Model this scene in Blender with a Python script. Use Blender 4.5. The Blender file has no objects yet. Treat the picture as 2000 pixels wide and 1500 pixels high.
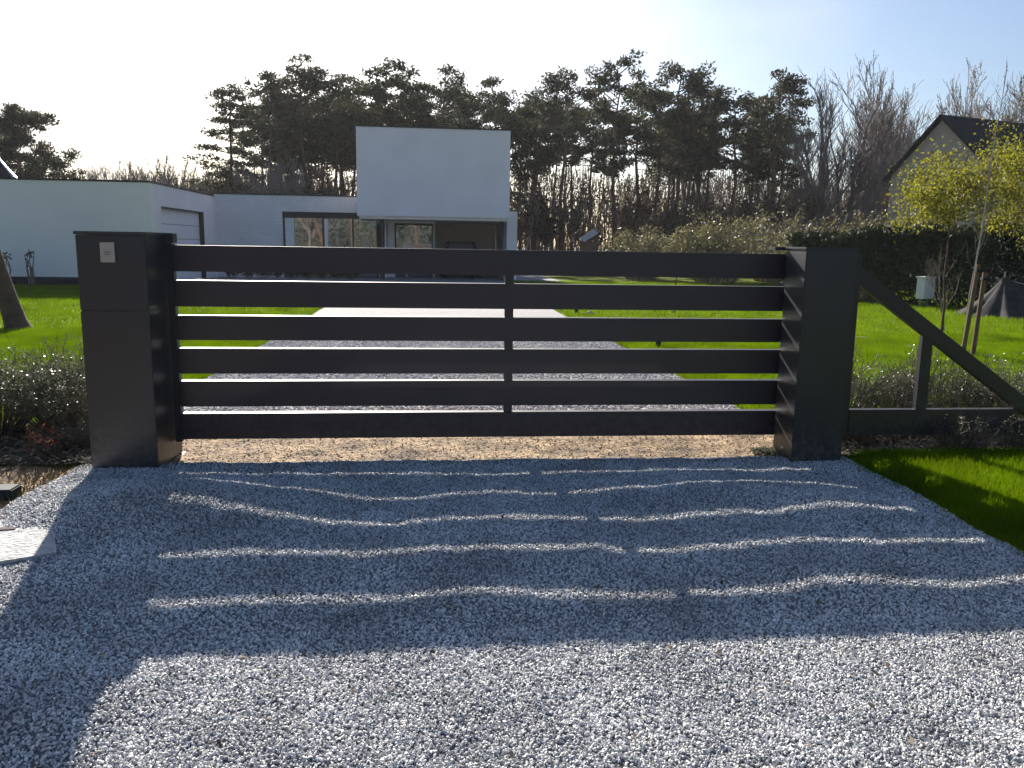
import bpy, bmesh, math, random
from mathutils import Vector, Matrix, Euler, noise

SC = bpy.context.scene
COL = SC.collection
A = math.radians(5.8)                 # the plot (gate line, drive, villa) is turned this much from the view axis
CA, SA = math.cos(A), math.sin(A)

# ------------------------------------------------------------------ camera
cam_d = bpy.data.cameras.new('camera')
cam = bpy.data.objects.new('camera', cam_d); COL.objects.link(cam)
PITCH = math.atan((750 - 478) / 1600.0); ROLL = math.atan(.0156)
fw = Vector((0, math.cos(PITCH), -math.sin(PITCH))); r0 = Vector((1, 0, 0)); u0 = r0.cross(fw)
rr = r0 * math.cos(ROLL) + u0 * math.sin(ROLL); uu = u0 * math.cos(ROLL) - r0 * math.sin(ROLL)
M3 = Matrix((rr, uu, -fw)).transposed()
cam.matrix_world = Matrix.Translation((0, 0, 1.6)) @ M3.to_4x4()
cam_d.sensor_fit = 'HORIZONTAL'; cam_d.sensor_width = 36; cam_d.lens = 36 * 1600 / 2000.0
cam_d.clip_start = .05; cam_d.clip_end = 1500
SC.camera = cam

# ------------------------------------------------------------------ sky, sun, exposure
EL = math.radians(26.5); AZ = math.radians(-18.3)    # azimuth from +Y, negative = to the left
SUNV = Vector((math.sin(AZ) * math.cos(EL), math.cos(AZ) * math.cos(EL), math.sin(EL)))
w = bpy.data.worlds.new('World'); SC.world = w; w.use_nodes = True
nt = w.node_tree; nt.nodes.clear()
out = nt.nodes.new('ShaderNodeOutputWorld'); bg = nt.nodes.new('ShaderNodeBackground')
sky = nt.nodes.new('ShaderNodeTexSky'); sky.sky_type = 'NISHITA'; sky.sun_disc = False
sky.sun_elevation = EL; sky.sun_rotation = AZ % (2 * math.pi)
sky.air_density = 1.0; sky.dust_density = 1.8; sky.ozone_density = 4.0; sky.altitude = 20
bg.inputs['Strength'].default_value = .055

# thin bright cloud veil, thickest round the sun
tc = nt.nodes.new('ShaderNodeTexCoord'); mp = nt.nodes.new('ShaderNodeMapping'); mp.inputs['Scale'].default_value = (1, 1, 2.6)
cn = nt.nodes.new('ShaderNodeTexNoise'); cn.inputs['Scale'].default_value = 3.4; cn.inputs['Detail'].default_value = 6; cn.inputs['Roughness'].default_value = .55
cr0 = nt.nodes.new('ShaderNodeMapRange'); cr0.inputs[1].default_value = .46; cr0.inputs[2].default_value = .66
dt = nt.nodes.new('ShaderNodeVectorMath'); dt.operation = 'DOT_PRODUCT'; dt.inputs[1].default_value = SUNV
cs = nt.nodes.new('ShaderNodeMapRange'); cs.inputs[1].default_value = .76; cs.inputs[2].default_value = .95
mu = nt.nodes.new('ShaderNodeMath'); mu.operation = 'MULTIPLY'; mu2 = nt.nodes.new('ShaderNodeMath'); mu2.operation = 'MULTIPLY'; mu2.inputs[1].default_value = .85
cm = nt.nodes.new('ShaderNodeMix'); cm.data_type = 'RGBA'; cm.inputs[7].default_value = (8.2, 8.4, 8.8, 1)
nl = nt.links.new
nl(tc.outputs['Generated'], mp.inputs[0]); nl(mp.outputs[0], cn.inputs[0]); nl(cn.outputs[0], cr0.inputs[0]); nl(tc.outputs['Generated'], dt.inputs[0]); nl(dt.outputs['Value'], cs.inputs[0])
nl(cr0.outputs[0], mu.inputs[0]); nl(cs.outputs[0], mu.inputs[1]); nl(mu.outputs[0], mu2.inputs[0]); nl(mu2.outputs[0], cm.inputs[0]); nl(sky.outputs[0], cm.inputs[6]); nl(cm.outputs[2], bg.inputs[0])
nt.links.new(bg.outputs[0], out.inputs[0])
sd = bpy.data.lights.new('sun', 'SUN'); sd.energy = 5.0; sd.angle = math.radians(.5); sd.color = (1, .94, .84)
sun = bpy.data.objects.new('sun', sd); COL.objects.link(sun)
sun.rotation_euler = SUNV.to_track_quat('Z', 'Y').to_euler()
SC.view_settings.view_transform = 'Standard'; SC.view_settings.look = 'None'
SC.view_settings.gamma = 1; SC.view_settings.use_curve_mapping = False
SC.view_settings.exposure = 1.3
SC.cycles.max_bounces = 8; SC.cycles.transparent_max_bounces = 16; SC.cycles.volume_bounces = 0

# ------------------------------------------------------------------ materials
def nodemat(name, col, rough=.7, metal=0, spec=.4, var=.15, scale=3.0, bump=0, bscale=40, trans=0, col2=None, tcol=None,
            coord='Object', island=0, detail=4, obrand=0, coat=0):
    m = bpy.data.materials.new(name); m.use_nodes = True
    t = m.node_tree; n = t.nodes; L = t.links
    b = n['Principled BSDF']; b.inputs['Roughness'].default_value = rough
    b.inputs['Metallic'].default_value = metal; b.inputs['Specular IOR Level'].default_value = spec
    b.inputs['Coat Weight'].default_value = coat
    tc = n.new('ShaderNodeTexCoord')
    nz = n.new('ShaderNodeTexNoise'); nz.inputs['Scale'].default_value = scale; nz.inputs['Detail'].default_value = detail
    L.new(tc.outputs[coord], nz.inputs['Vector'])
    mix = n.new('ShaderNodeMix'); mix.data_type = 'RGBA'
    c = Vector(col)
    if col2 is None:
        a_ = c * (1 - var); b_ = c * (1 + var)
    else:
        a_ = c; b_ = Vector(col2)
    mix.inputs[6].default_value = (*a_, 1); mix.inputs[7].default_value = (*b_, 1)
    ramp = n.new('ShaderNodeMapRange'); ramp.inputs[1].default_value = .3; ramp.inputs[2].default_value = .7
    L.new(nz.outputs[0], ramp.inputs[0]); L.new(ramp.outputs[0], mix.inputs[0])
    cur = mix.outputs[2]
    if island or obrand:
        g = n.new('ShaderNodeNewGeometry') if island else n.new('ShaderNodeObjectInfo')
        mr = n.new('ShaderNodeMapRange'); amt = island or obrand
        mr.inputs[3].default_value = 1 - amt; mr.inputs[4].default_value = 1 + amt
        L.new(g.outputs['Random Per Island' if island else 'Random'], mr.inputs[0])
        mul = n.new('ShaderNodeVectorMath'); mul.operation = 'SCALE'
        L.new(cur, mul.inputs[0]); L.new(mr.outputs[0], mul.inputs['Scale']); cur = mul.outputs[0]
    L.new(cur, b.inputs['Base Color'])
    if bump:
        nb = n.new('ShaderNodeTexNoise'); nb.inputs['Scale'].default_value = bscale; nb.inputs['Detail'].default_value = 5
        L.new(tc.outputs[coord], nb.inputs['Vector'])
        bp = n.new('ShaderNodeBump'); bp.inputs['Strength'].default_value = bump; bp.inputs['Distance'].default_value = .02
        L.new(nb.outputs[0], bp.inputs['Height']); L.new(bp.outputs[0], b.inputs['Normal'])
    if trans:
        tr = n.new('ShaderNodeBsdfTranslucent'); ms = n.new('ShaderNodeMixShader'); ms.inputs[0].default_value = trans
        if tcol:
            tr.inputs[0].default_value = (*tcol, 1)
        else:
            L.new(cur, tr.inputs[0])
        L.new(b.outputs[0], ms.inputs[1]); L.new(tr.outputs[0], ms.inputs[2])
        L.new(ms.outputs[0], n['Material Output'].inputs[0])
    return m

def tintmat(name, c0, c1, c2, rough=.75, trans=0, tcol=None, spec=.3, pn=0):
    """colour from the per-instance attribute 'tint'"""
    m = bpy.data.materials.new(name); m.use_nodes = True
    n = m.node_tree.nodes; L = m.node_tree.links; b = n['Principled BSDF']
    b.inputs['Roughness'].default_value = rough; b.inputs['Specular IOR Level'].default_value = spec
    at = n.new('ShaderNodeAttribute'); at.attribute_type = 'INSTANCER'; at.attribute_name = 'tint'
    cr = n.new('ShaderNodeValToRGB'); e = cr.color_ramp.elements
    e[0].color = (*c0, 1); e[1].color = (*c2, 1); k = e.new(.5); k.color = (*c1, 1)
    L.new(at.outputs['Fac'], cr.inputs[0]); cur = cr.outputs[0]; k_ = None
    if pn:      # patches of lighter and darker growth / stone, metres across
        ge = n.new('ShaderNodeNewGeometry'); nz = n.new('ShaderNodeTexNoise'); nz.inputs['Scale'].default_value = pn; nz.inputs['Detail'].default_value = 4
        mr = n.new('ShaderNodeMapRange'); mr.inputs[1].default_value = .3; mr.inputs[2].default_value = .7; mr.inputs[3].default_value = .78; mr.inputs[4].default_value = 1.22
        L.new(ge.outputs['Position'], nz.inputs['Vector']); L.new(nz.outputs[0], mr.inputs[0]); k_ = mr.outputs[0]
        sc = n.new('ShaderNodeVectorMath'); sc.operation = 'SCALE'; L.new(cur, sc.inputs[0]); L.new(k_, sc.inputs['Scale']); cur = sc.outputs[0]
    L.new(cur, b.inputs['Base Color'])
    if trans:
        tr = n.new('ShaderNodeBsdfTranslucent'); ms = n.new('ShaderNodeMixShader'); ms.inputs[0].default_value = trans
        if tcol and k_:
            s2 = n.new('ShaderNodeVectorMath'); s2.operation = 'SCALE'; s2.inputs[0].default_value = tcol; L.new(k_, s2.inputs['Scale']); L.new(s2.outputs[0], tr.inputs[0])
        elif tcol: tr.inputs[0].default_value = (*tcol, 1)
        else: L.new(cur, tr.inputs[0])
        L.new(b.outputs[0], ms.inputs[1]); L.new(tr.outputs[0], ms.inputs[2]); L.new(ms.outputs[0], n['Material Output'].inputs[0])
    return m

def brickmat(name, c1, c2, mortar, bw=.22, bh=.075, rough=.8, bump=.4):
    m = bpy.data.materials.new(name); m.use_nodes = True
    n = m.node_tree.nodes; L = m.node_tree.links; b = n['Principled BSDF']; b.inputs['Roughness'].default_value = rough
    tc = n.new('ShaderNodeTexCoord'); sp = n.new('ShaderNodeSeparateXYZ'); L.new(tc.outputs['Object'], sp.inputs[0])
    ad = n.new('ShaderNodeMath'); ad.operation = 'ADD'; L.new(sp.outputs[0], ad.inputs[0]); L.new(sp.outputs[1], ad.inputs[1])
    cb = n.new('ShaderNodeCombineXYZ'); L.new(ad.outputs[0], cb.inputs[0]); L.new(sp.outputs[2], cb.inputs[1])
    br = n.new('ShaderNodeTexBrick'); L.new(cb.outputs[0], br.inputs['Vector'])
    br.inputs['Color1'].default_value = (*c1, 1); br.inputs['Color2'].default_value = (*c2, 1); br.inputs['Mortar'].default_value = (*mortar, 1)
    br.inputs['Scale'].default_value = 1; br.inputs['Brick Width'].default_value = bw; br.inputs['Row Height'].default_value = bh
    br.inputs['Mortar Size'].default_value = .008
    nz = n.new('ShaderNodeTexNoise'); nz.inputs['Scale'].default_value = .8; L.new(tc.outputs['Object'], nz.inputs['Vector'])
    mr = n.new('ShaderNodeMapRange'); mr.inputs[3].default_value = .82; mr.inputs[4].default_value = 1.12; L.new(nz.outputs[0], mr.inputs[0])
    sc = n.new('ShaderNodeVectorMath'); sc.operation = 'SCALE'; L.new(br.outputs[0], sc.inputs[0]); L.new(mr.outputs[0], sc.inputs['Scale'])
    L.new(sc.outputs[0], b.inputs['Base Color'])
    bp = n.new('ShaderNodeBump'); bp.inputs['Strength'].default_value = bump; bp.inputs['Distance'].default_value = .01; bp.invert = True
    L.new(br.outputs['Fac'], bp.inputs['Height']); L.new(bp.outputs[0], b.inputs['Normal'])
    return m

M = dict(
 soil=nodemat('woodland_soil', (.06, .045, .03), col2=(.11, .085, .05), scale=.6, bump=.6, rough=.95),
 turf=nodemat('turf_soil', (.07, .115, .006), col2=(.19, .21, .02), scale=1.1, bump=.8, bscale=60, rough=.95, spec=.05),
 gravel=nodemat('gravel_bed', (.10, .10, .11), col2=(.26, .26, .27), scale=70, bump=1, bscale=90, rough=.9, detail=2),
 gravel_far=nodemat('gravel_far', (.17, .165, .175), col2=(.40, .385, .39), scale=38, bump=1, bscale=45, rough=.9, detail=3),
 sand=nodemat('sand', (.07, .038, .02), col2=(.46, .32, .19), scale=3.2, bump=1, bscale=35, rough=.95, detail=8),
 bedsoil=nodemat('bed_soil', (.03, .024, .018), col2=(.10, .075, .05), scale=9, bump=1, bscale=30, rough=.95, detail=8),
 metal=nodemat('anthracite_metal', (.025, .020, .027), rough=.38, metal=0, spec=.5, var=.12, scale=2, bump=.03, bscale=8, coat=.1),
 postmetal=nodemat('post_metal', (.024, .026, .031), rough=.42, spec=.5, var=.15, scale=1.5, bump=.04, bscale=5, coat=.1),
 steel=nodemat('brushed_steel', (.42, .41, .39), rough=.4, metal=.6, var=.06, scale=9),
 steeldark=nodemat('steel_print', (.2, .2, .2), rough=.5, metal=.3),
 render=nodemat('white_render', (.91, .83, .86), rough=.85, var=.04, scale=.7, bump=.15, bscale=60),
 renderg=nodemat('white_render_greenish', (.92, .86, .83), rough=.85, var=.05, scale=.5, bump=.15, bscale=60),
 wbrick=brickmat('white_painted_brick', (.86, .81, .80), (.78, .74, .74), (.60, .57, .58)),
 capm=nodemat('roof_trim', (.02, .02, .024), rough=.5),
 plinth=nodemat('dark_plinth', (.02, .026, .034), rough=.8, var=.2),
 dark=nodemat('dark_interior', (.03, .024, .022), rough=.8),
 glass=nodemat('window_glass', (.02, .025, .03), rough=.02, spec=1.0, var=.05, coat=1),
 frame=nodemat('dark_frame', (.025, .022, .025), rough=.5),
 curtain=nodemat('white_curtain', (.75, .75, .75), rough=.9, var=.1, scale=6),
 garden=nodemat('garage_door', (.86, .82, .86), rough=.6, var=.02),
 roof=nodemat('roof_tile', (.018, .018, .024), spec=.15, rough=.85, var=.25, scale=8, bump=.5, bscale=14),
 zinc=nodemat('zinc', (.7, .7, .72), rough=.35, metal=.7),
 rbrick=brickmat('beige_brick', (.54, .41, .30), (.45, .33, .25), (.5, .44, .38)),
 bark=nodemat('pine_bark', (.07, .048, .038), col2=(.15, .09, .06), scale=5, bump=.8, bscale=20, rough=.95, obrand=.25),
 needles=nodemat('pine_needles', (.034, .040, .020), col2=(.065, .062, .026), scale=.6, rough=.7, trans=.35, island=.35, obrand=.2),
 barebark=nodemat('bare_branches', (.17, .14, .13), col2=(.27, .23, .21), scale=2, rough=.9, obrand=.2),
 buds=nodemat('spring_buds', (.16, .12, .06), col2=(.14, .12, .06), scale=1, rough=.8, trans=.4, island=.3),
 drybrown=nodemat('dry_brown_leaves', (.12, .075, .035), col2=(.085, .075, .03), scale=.5, rough=.9, trans=.35, island=.4, obrand=.35),
 tallgreen=nodemat('evergreen_leaves', (.04, .055, .02), col2=(.10, .085, .04), scale=.5, rough=.8, trans=.2, island=.4),
 thicket=nodemat('thicket_twigs', (.075, .055, .045), col2=(.13, .095, .06), scale=.12, rough=.95, spec=.05, trans=.12, island=.5),
 olive=nodemat('olive_leaves', (.13, .13, .045), col2=(.20, .17, .08), scale=1.2, rough=.55, trans=.35, island=.45),
 conifer=nodemat('conifer_leaves', (.012, .022, .010), col2=(.035, .05, .015), scale=.9, rough=.8, trans=.12, island=.4),
 yleaf=nodemat('yellow_green_leaves', (.14, .15, .010), col2=(.23, .21, .02), scale=2, rough=.6, trans=.55, island=.3),
 shrubleaf=nodemat('glossy_shrub_leaves', (.08, .10, .06), col2=(.17, .19, .11), scale=6, rough=.38, spec=.7, trans=.35, island=.4),
 twig=nodemat('twigs', (.09, .065, .045), col2=(.2, .16, .12), scale=12, rough=.8, island=.3),
 redtwig=nodemat('red_brown_leaves', (.16, .04, .025), col2=(.22, .07, .04), scale=12, rough=.8, island=.3, trans=.3),
 whitebark=nodemat('birch_bark', (.36, .34, .31), col2=(.3, .28, .25), scale=14, rough=.8),
 stake=nodemat('stake_wood', (.13, .08, .045), col2=(.2, .13, .08), scale=10, rough=.85),
 cabinet=nodemat('grey_cabinet', (.72, .68, .72), rough=.5, var=.04),
 tarp=nodemat('dark_net', (.05, .048, .05), spec=.1, rough=.95, var=.3, scale=5, bump=.6, bscale=12),
 slab=nodemat('white_board', (.44, .44, .44), rough=.9, var=.22, scale=14, bump=1, bscale=45),
 slabdark=nodemat('board_edge', (.06, .04, .035), rough=.9),
 car=nodemat('car_paint', (.02, .018, .03), rough=.25, spec=.8, coat=.6),
 rubber=nodemat('rubber', (.02, .02, .02), rough=.9),
 redlamp=nodemat('tail_lamp', (.3, .01, .01), rough=.2),
 stone=nodemat('stone', (.3, .29, .27), rough=.9, var=.25, scale=8, bump=.6, bscale=25),
 whitestuff=nodemat('white_sheet', (.8, .78, .74), rough=.7, var=.1, trans=.5),
 inner=nodemat('carport_wall', (.86, .76, .70), rough=.85, var=.06),
)
def dusty(m, top, amt):
    """dried mud splashes and dust that cling to the lowest part of the painted metal"""
    t = m.node_tree; n = t.nodes; L = t.links; b = n['Principled BSDF']; src = b.inputs['Base Color'].links[0].from_socket
    tc = n.new('ShaderNodeTexCoord'); sp = n.new('ShaderNodeSeparateXYZ'); L.new(tc.outputs['Object'], sp.inputs[0])
    mr = n.new('ShaderNodeMapRange'); mr.inputs[1].default_value = top; mr.inputs[2].default_value = 0; L.new(sp.outputs[2], mr.inputs[0])
    nz = n.new('ShaderNodeTexNoise'); nz.inputs['Scale'].default_value = 22; nz.inputs['Detail'].default_value = 8; nz.inputs['Roughness'].default_value = .7; L.new(tc.outputs['Object'], nz.inputs['Vector'])
    r2 = n.new('ShaderNodeMapRange'); r2.inputs[1].default_value = .42; r2.inputs[2].default_value = .68; L.new(nz.outputs[0], r2.inputs[0])
    mu = n.new('ShaderNodeMath'); mu.operation = 'MULTIPLY'; L.new(mr.outputs[0], mu.inputs[0]); L.new(r2.outputs[0], mu.inputs[1])
    m2 = n.new('ShaderNodeMath'); m2.operation = 'MULTIPLY'; m2.inputs[1].default_value = amt; L.new(mu.outputs[0], m2.inputs[0])
    mx = n.new('ShaderNodeMix'); mx.data_type = 'RGBA'; mx.inputs[7].default_value = (.22, .18, .14, 1); L.new(m2.outputs[0], mx.inputs[0]); L.new(src, mx.inputs[6]); L.new(mx.outputs[2], b.inputs['Base Color'])
    n3 = n.new('ShaderNodeTexNoise'); n3.inputs['Scale'].default_value = 3; n3.inputs['Detail'].default_value = 5; L.new(tc.outputs['Object'], n3.inputs['Vector'])
    r3 = n.new('ShaderNodeMapRange'); r3.inputs[3].default_value = .3; r3.inputs[4].default_value = .55; L.new(n3.outputs[0], r3.inputs[0]); L.new(r3.outputs[0], b.inputs['Roughness'])
dusty(M['postmetal'], .45, .55); dusty(M['metal'], .5, .35)
M['glass'].node_tree.nodes['Principled BSDF'].inputs['IOR'].default_value = 2.3
PEB = tintmat('pebbles', (.22, .22, .235), (.54, .535, .54), (.80, .785, .76), rough=.6, spec=.4, pn=2.2)
PEBF = tintmat('pebbles_drive', (.20, .19, .20), (.42, .40, .40), (.7, .67, .65), rough=.8)
GRA = tintmat('grass_blades', (.06, .13, .004), (.13, .20, .004), (.20, .23, .01), rough=.7, trans=.6, tcol=(.46, .58, .012), spec=.08, pn=1.6)
GRD = tintmat('dry_grass', (.07, .10, .012), (.22, .17, .05), (.34, .26, .12), rough=.6, trans=.4)
LIT = tintmat('litter', (.05, .03, .02), (.14, .09, .05), (.4, .33, .22), rough=.85)

# ------------------------------------------------------------------ mesh helpers
def W(u, v, z=0):
    return Vector((u * CA - v * SA, u * SA + v * CA, z))

def tagit(o, label=None, cat=None, group=None, kind=None):
    if label: o['label'] = label
    if cat: o['category'] = cat
    if group: o['group'] = group
    if kind: o['kind'] = kind
    return o

def thing(name, label, cat, loc=(0, 0, 0), rz=0, group=None):
    o = bpy.data.objects.new(name, None); COL.objects.link(o); o.empty_display_size = .2
    o.location = loc; o.rotation_euler = (0, 0, rz)
    return tagit(o, label, cat, group)

def tuv(name, label, cat, u, v, z=0, group=None):
    """thing whose parts are given in the plot's own u,v axes"""
    o = thing(name, label, cat, W(u, v, z), A, group); o['_o'] = (u, v, z)
    return o

class MB:
    def __init__(s): s.v = []; s.f = []
    def quad(s, a, b, c, d):
        i = len(s.v); s.v += [tuple(a), tuple(b), tuple(c), tuple(d)]; s.f.append((i, i + 1, i + 2, i + 3)); return s
    def tri(s, a, b, c):
        i = len(s.v); s.v += [tuple(a), tuple(b), tuple(c)]; s.f.append((i, i + 1, i + 2)); return s
    def poly(s, pts):
        i = len(s.v); s.v += [tuple(p) for p in pts]; s.f.append(tuple(range(i, i + len(pts)))); return s
    def box(s, x0, x1, y0, y1, z0, z1):
        i = len(s.v)
        s.v += [(x0, y0, z0), (x1, y0, z0), (x1, y1, z0), (x0, y1, z0), (x0, y0, z1), (x1, y0, z1), (x1, y1, z1), (x0, y1, z1)]
        s.f += [(i, i + 3, i + 2, i + 1), (i + 4, i + 5, i + 6, i + 7), (i, i + 1, i + 5, i + 4), (i + 1, i + 2, i + 6, i + 5), (i + 2, i + 3, i + 7, i + 6), (i + 3, i, i + 4, i + 7)]
        return s
    def tube(s, p0, p1, r0, r1, n=5, cap=False):
        p0 = Vector(p0); p1 = Vector(p1); d = p1 - p0
        if d.length < 1e-6: return s
        d.normalize(); a = d.orthogonal().normalized(); b = d.cross(a); i = len(s.v)
        for p, r in ((p0, r0), (p1, r1)):
            for k in range(n):
                t = 2 * math.pi * k / n; s.v.append(tuple(p + a * (r * math.cos(t)) + b * (r * math.sin(t))))
        for k in range(n):
            s.f.append((i + k, i + (k + 1) % n, i + n + (k + 1) % n, i + n + k))
        if cap:
            s.f.append(tuple(i + n + k for k in range(n))); s.f.append(tuple(i + n - 1 - k for k in range(n)))
        return s
    def path(s, pts, rs, n=6):
        """one continuous tube through pts"""
        i = len(s.v); a = None
        for j, p in enumerate(pts):
            p = Vector(p)
            d = (Vector(pts[min(j + 1, len(pts) - 1)]) - Vector(pts[max(j - 1, 0)])).normalized()
            if a is None: a = d.orthogonal().normalized()
            a = (a - d * a.dot(d)).normalized(); b = d.cross(a)
            for k in range(n):
                t = 2 * math.pi * k / n; s.v.append(tuple(p + (a * math.cos(t) + b * math.sin(t)) * rs[j]))
        for j in range(len(pts) - 1):
            for k in range(n):
                q = i + j * n
                s.f.append((q + k, q + (k + 1) % n, q + n + (k + 1) % n, q + n + k))
        return s
    def leaf(s, p, size, rng, flat=0, asp=.5):
        """small two-triangle leaf with a random direction"""
        d = Vector((rng.gauss(0, 1), rng.gauss(0, 1), rng.gauss(0, 1) * (1 - flat))).normalized()
        e = d.orthogonal().normalized(); t = rng.random() * 6.28
        e = (e * math.cos(t) + d.cross(e) * math.sin(t)) * size * asp * .5
        p = Vector(p); d = d * size; i = len(s.v)
        s.v += [tuple(p), tuple(p + d * .5 + e), tuple(p + d), tuple(p + d * .5 - e)]; s.f.append((i, i + 1, i + 2, i + 3)); return s
    def mesh(s, name, mat, bevel=0, smooth=False, off=None):
        vs = s.v if off is None else [(x - off[0], y - off[1], z - off[2]) for x, y, z in s.v]
        me = bpy.data.meshes.new(name); me.from_pydata(vs, [], s.f)
        if mat: me.materials.append(mat)
        if bevel:
            bm = bmesh.new(); bm.from_mesh(me)
            bmesh.ops.remove_doubles(bm, verts=bm.verts, dist=1e-5)
            bmesh.ops.bevel(bm, geom=bm.edges[:], offset=bevel, segments=2, affect='EDGES', clamp_overlap=True)
            bm.to_mesh(me); bm.free()
        if smooth:
            for p in me.polygons: p.use_smooth = True
        me.update(); return me
    def part(s, name, mat, parent=None, bevel=0, smooth=False, loc=None):
        off = None
        if parent is not None and '_o' in parent: off = tuple(parent['_o'])
        me = s.mesh(name, mat, bevel, smooth, off)
        o = bpy.data.objects.new(name, me); COL.objects.link(o)
        if parent is not None:
            o.parent = parent
            if off: o['_o'] = (0, 0, 0)
            if off:
                pass
        if loc is not None: o.location = loc
        return o

def child(mb, name, mat, parent, root, bevel=0, smooth=False):
    """sub-part: mesh in the root's u,v axes, parented to a part whose own offset is zero"""
    off = tuple(root['_o']) if root is not None and '_o' in root else None
    me = mb.mesh(name, mat, bevel, smooth, off)
    o = bpy.data.objects.new(name, me); COL.objects.link(o); o.parent = parent
    return o

def uvmesh(name, verts, faces, mat, kind='structure', **kw):
    """setting sheet given in u,v axes"""
    me = bpy.data.meshes.new(name); me.from_pydata(verts, [], faces); me.materials.append(mat)
    o = bpy.data.objects.new(name, me); COL.objects.link(o); o.rotation_euler = (0, 0, A)
    if kind: o['kind'] = kind
    for p in me.polygons: p.use_smooth = True
    return o

def grid(u0, u1, v0, v1, nu, nv, h):
    vs = []; fs = []
    for j in range(nv + 1):
        for i in range(nu + 1):
            u = u0 + (u1 - u0) * i / nu; v = v0 + (v1 - v0) * j / nv; vs.append((u, v, h(u, v)))
    for j in range(nv):
        for i in range(nu):
            q = j * (nu + 1) + i; fs.append((q, q + 1, q + nu + 2, q + nu + 1))
    return vs, fs

# ------------------------------------------------------------------ scatter (geometry nodes) for gravel, grass, litter
def scatter(o, mat, density, kind, size, smin, smax, seed=0, tilt=math.pi, lift=0, densattr=False):
    ng = bpy.data.node_groups.new('scatter_' + o.name, 'GeometryNodeTree')
    ng.interface.new_socket('Geometry', in_out='INPUT', socket_type='NodeSocketGeometry')
    ng.interface.new_socket('Geometry', in_out='OUTPUT', socket_type='NodeSocketGeometry')
    n = ng.nodes; L = ng.links
    gi = n.new('NodeGroupInput'); go = n.new('NodeGroupOutput')
    dp = n.new('GeometryNodeDistributePointsOnFaces'); dp.inputs['Density'].default_value = density; dp.inputs['Seed'].default_value = seed
    if densattr:
        na = n.new('GeometryNodeInputNamedAttribute'); na.data_type = 'FLOAT'; na.inputs['Name'].default_value = 'dens'
        ml = n.new('ShaderNodeMath'); ml.operation = 'MULTIPLY'; ml.inputs[1].default_value = density
        L.new(na.outputs['Attribute'], ml.inputs[0]); L.new(ml.outputs[0], dp.inputs['Density'])
    L.new(gi.outputs[0], dp.inputs['Mesh'])
    if kind == 'stone':
        pr = n.new('GeometryNodeMeshIcoSphere'); pr.inputs['Radius'].default_value = size; pr.inputs['Subdivisions'].default_value = 1
        sp = n.new('GeometryNodeSetPosition'); nz = n.new('ShaderNodeTexNoise'); nz.inputs['Scale'].default_value = 1.1 / size * .6
        vm = n.new('ShaderNodeVectorMath'); vm.operation = 'SUBTRACT'; vm.inputs[1].default_value = (.5, .5, .5)
        vs = n.new('ShaderNodeVectorMath'); vs.operation = 'SCALE'; vs.inputs['Scale'].default_value = size * 1.6
        L.new(nz.outputs['Color'], vm.inputs[0]); L.new(vm.outputs[0], vs.inputs[0]); L.new(vs.outputs[0], sp.inputs['Offset'])
        L.new(pr.outputs['Mesh'], sp.inputs['Geometry']); src = sp.outputs[0]
    elif kind == 'blade':
        pr = n.new('GeometryNodeMeshCone'); pr.fill_type = 'NONE'; pr.inputs['Vertices'].default_value = 3
        pr.inputs['Radius Top'].default_value = 0; pr.inputs['Radius Bottom'].default_value = size * .07; pr.inputs['Depth'].default_value = size
        src = pr.outputs['Mesh']
    else:   # flat chip
        pr = n.new('GeometryNodeMeshGrid'); pr.inputs['Size X'].default_value = size; pr.inputs['Size Y'].default_value = size * .35
        pr.inputs['Vertices X'].default_value = 3; pr.inputs['Vertices Y'].default_value = 2
        src = pr.outputs['Mesh']
    sm = n.new('GeometryNodeSetMaterial'); sm.inputs['Material'].default_value = mat; L.new(src, sm.inputs['Geometry'])
    ip = n.new('GeometryNodeInstanceOnPoints'); L.new(dp.outputs['Points'], ip.inputs['Points']); L.new(sm.outputs[0], ip.inputs['Instance'])
    def rnd(t, lo, hi, sd):
        r = n.new('FunctionNodeRandomValue'); r.data_type = t
        k = 0 if t == 'FLOAT_VECTOR' else 2
        r.inputs[0 + k if t == 'FLOAT_VECTOR' else 2].default_value = lo
        r.inputs[1 + k if t == 'FLOAT_VECTOR' else 3].default_value = hi
        r.inputs['Seed'].default_value = sd
        return r.outputs[0 if t == 'FLOAT_VECTOR' else 1]
    L.new(rnd('FLOAT_VECTOR', (-tilt, -tilt, -math.pi), (tilt, tilt, math.pi), 11), ip.inputs['Rotation'])
    L.new(rnd('FLOAT_VECTOR', smin, smax, 23), ip.inputs['Scale'])
    st = n.new('GeometryNodeStoreNamedAttribute'); st.data_type = 'FLOAT'; st.domain = 'INSTANCE'; st.inputs['Name'].default_value = 'tint'
    L.new(ip.outputs[0], st.inputs['Geometry'])
    L.new(rnd('FLOAT', 0.0, 1.0, 31), [i for i in st.inputs if i.name == 'Value' and i.enabled][0] if [i for i in st.inputs if i.name == 'Value' and i.enabled] else st.inputs['Value'])
    cur = st.outputs[0]
    if lift:
        ti = n.new('GeometryNodeTranslateInstances'); ti.inputs['Translation'].default_value = (0, 0, lift); ti.inputs['Local Space'].default_value = False
        L.new(cur, ti.inputs['Instances']); cur = ti.outputs[0]
    L.new(cur, go.inputs[0])
    md = o.modifiers.new('scatter', 'NODES'); md.node_group = ng
    return o

def setdens(o, fn):
    me = o.data; a = me.attributes.new('dens', 'FLOAT', 'POINT')
    for i, v in enumerate(me.vertices): a.data[i].value = fn(v.co.x, v.co.y)

# ================================================================== GROUND
vs, fs = grid(-260, 260, -60, 460, 40, 40, lambda u, v: -.05)
uvmesh('ground', vs, fs, M['soil'])

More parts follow.
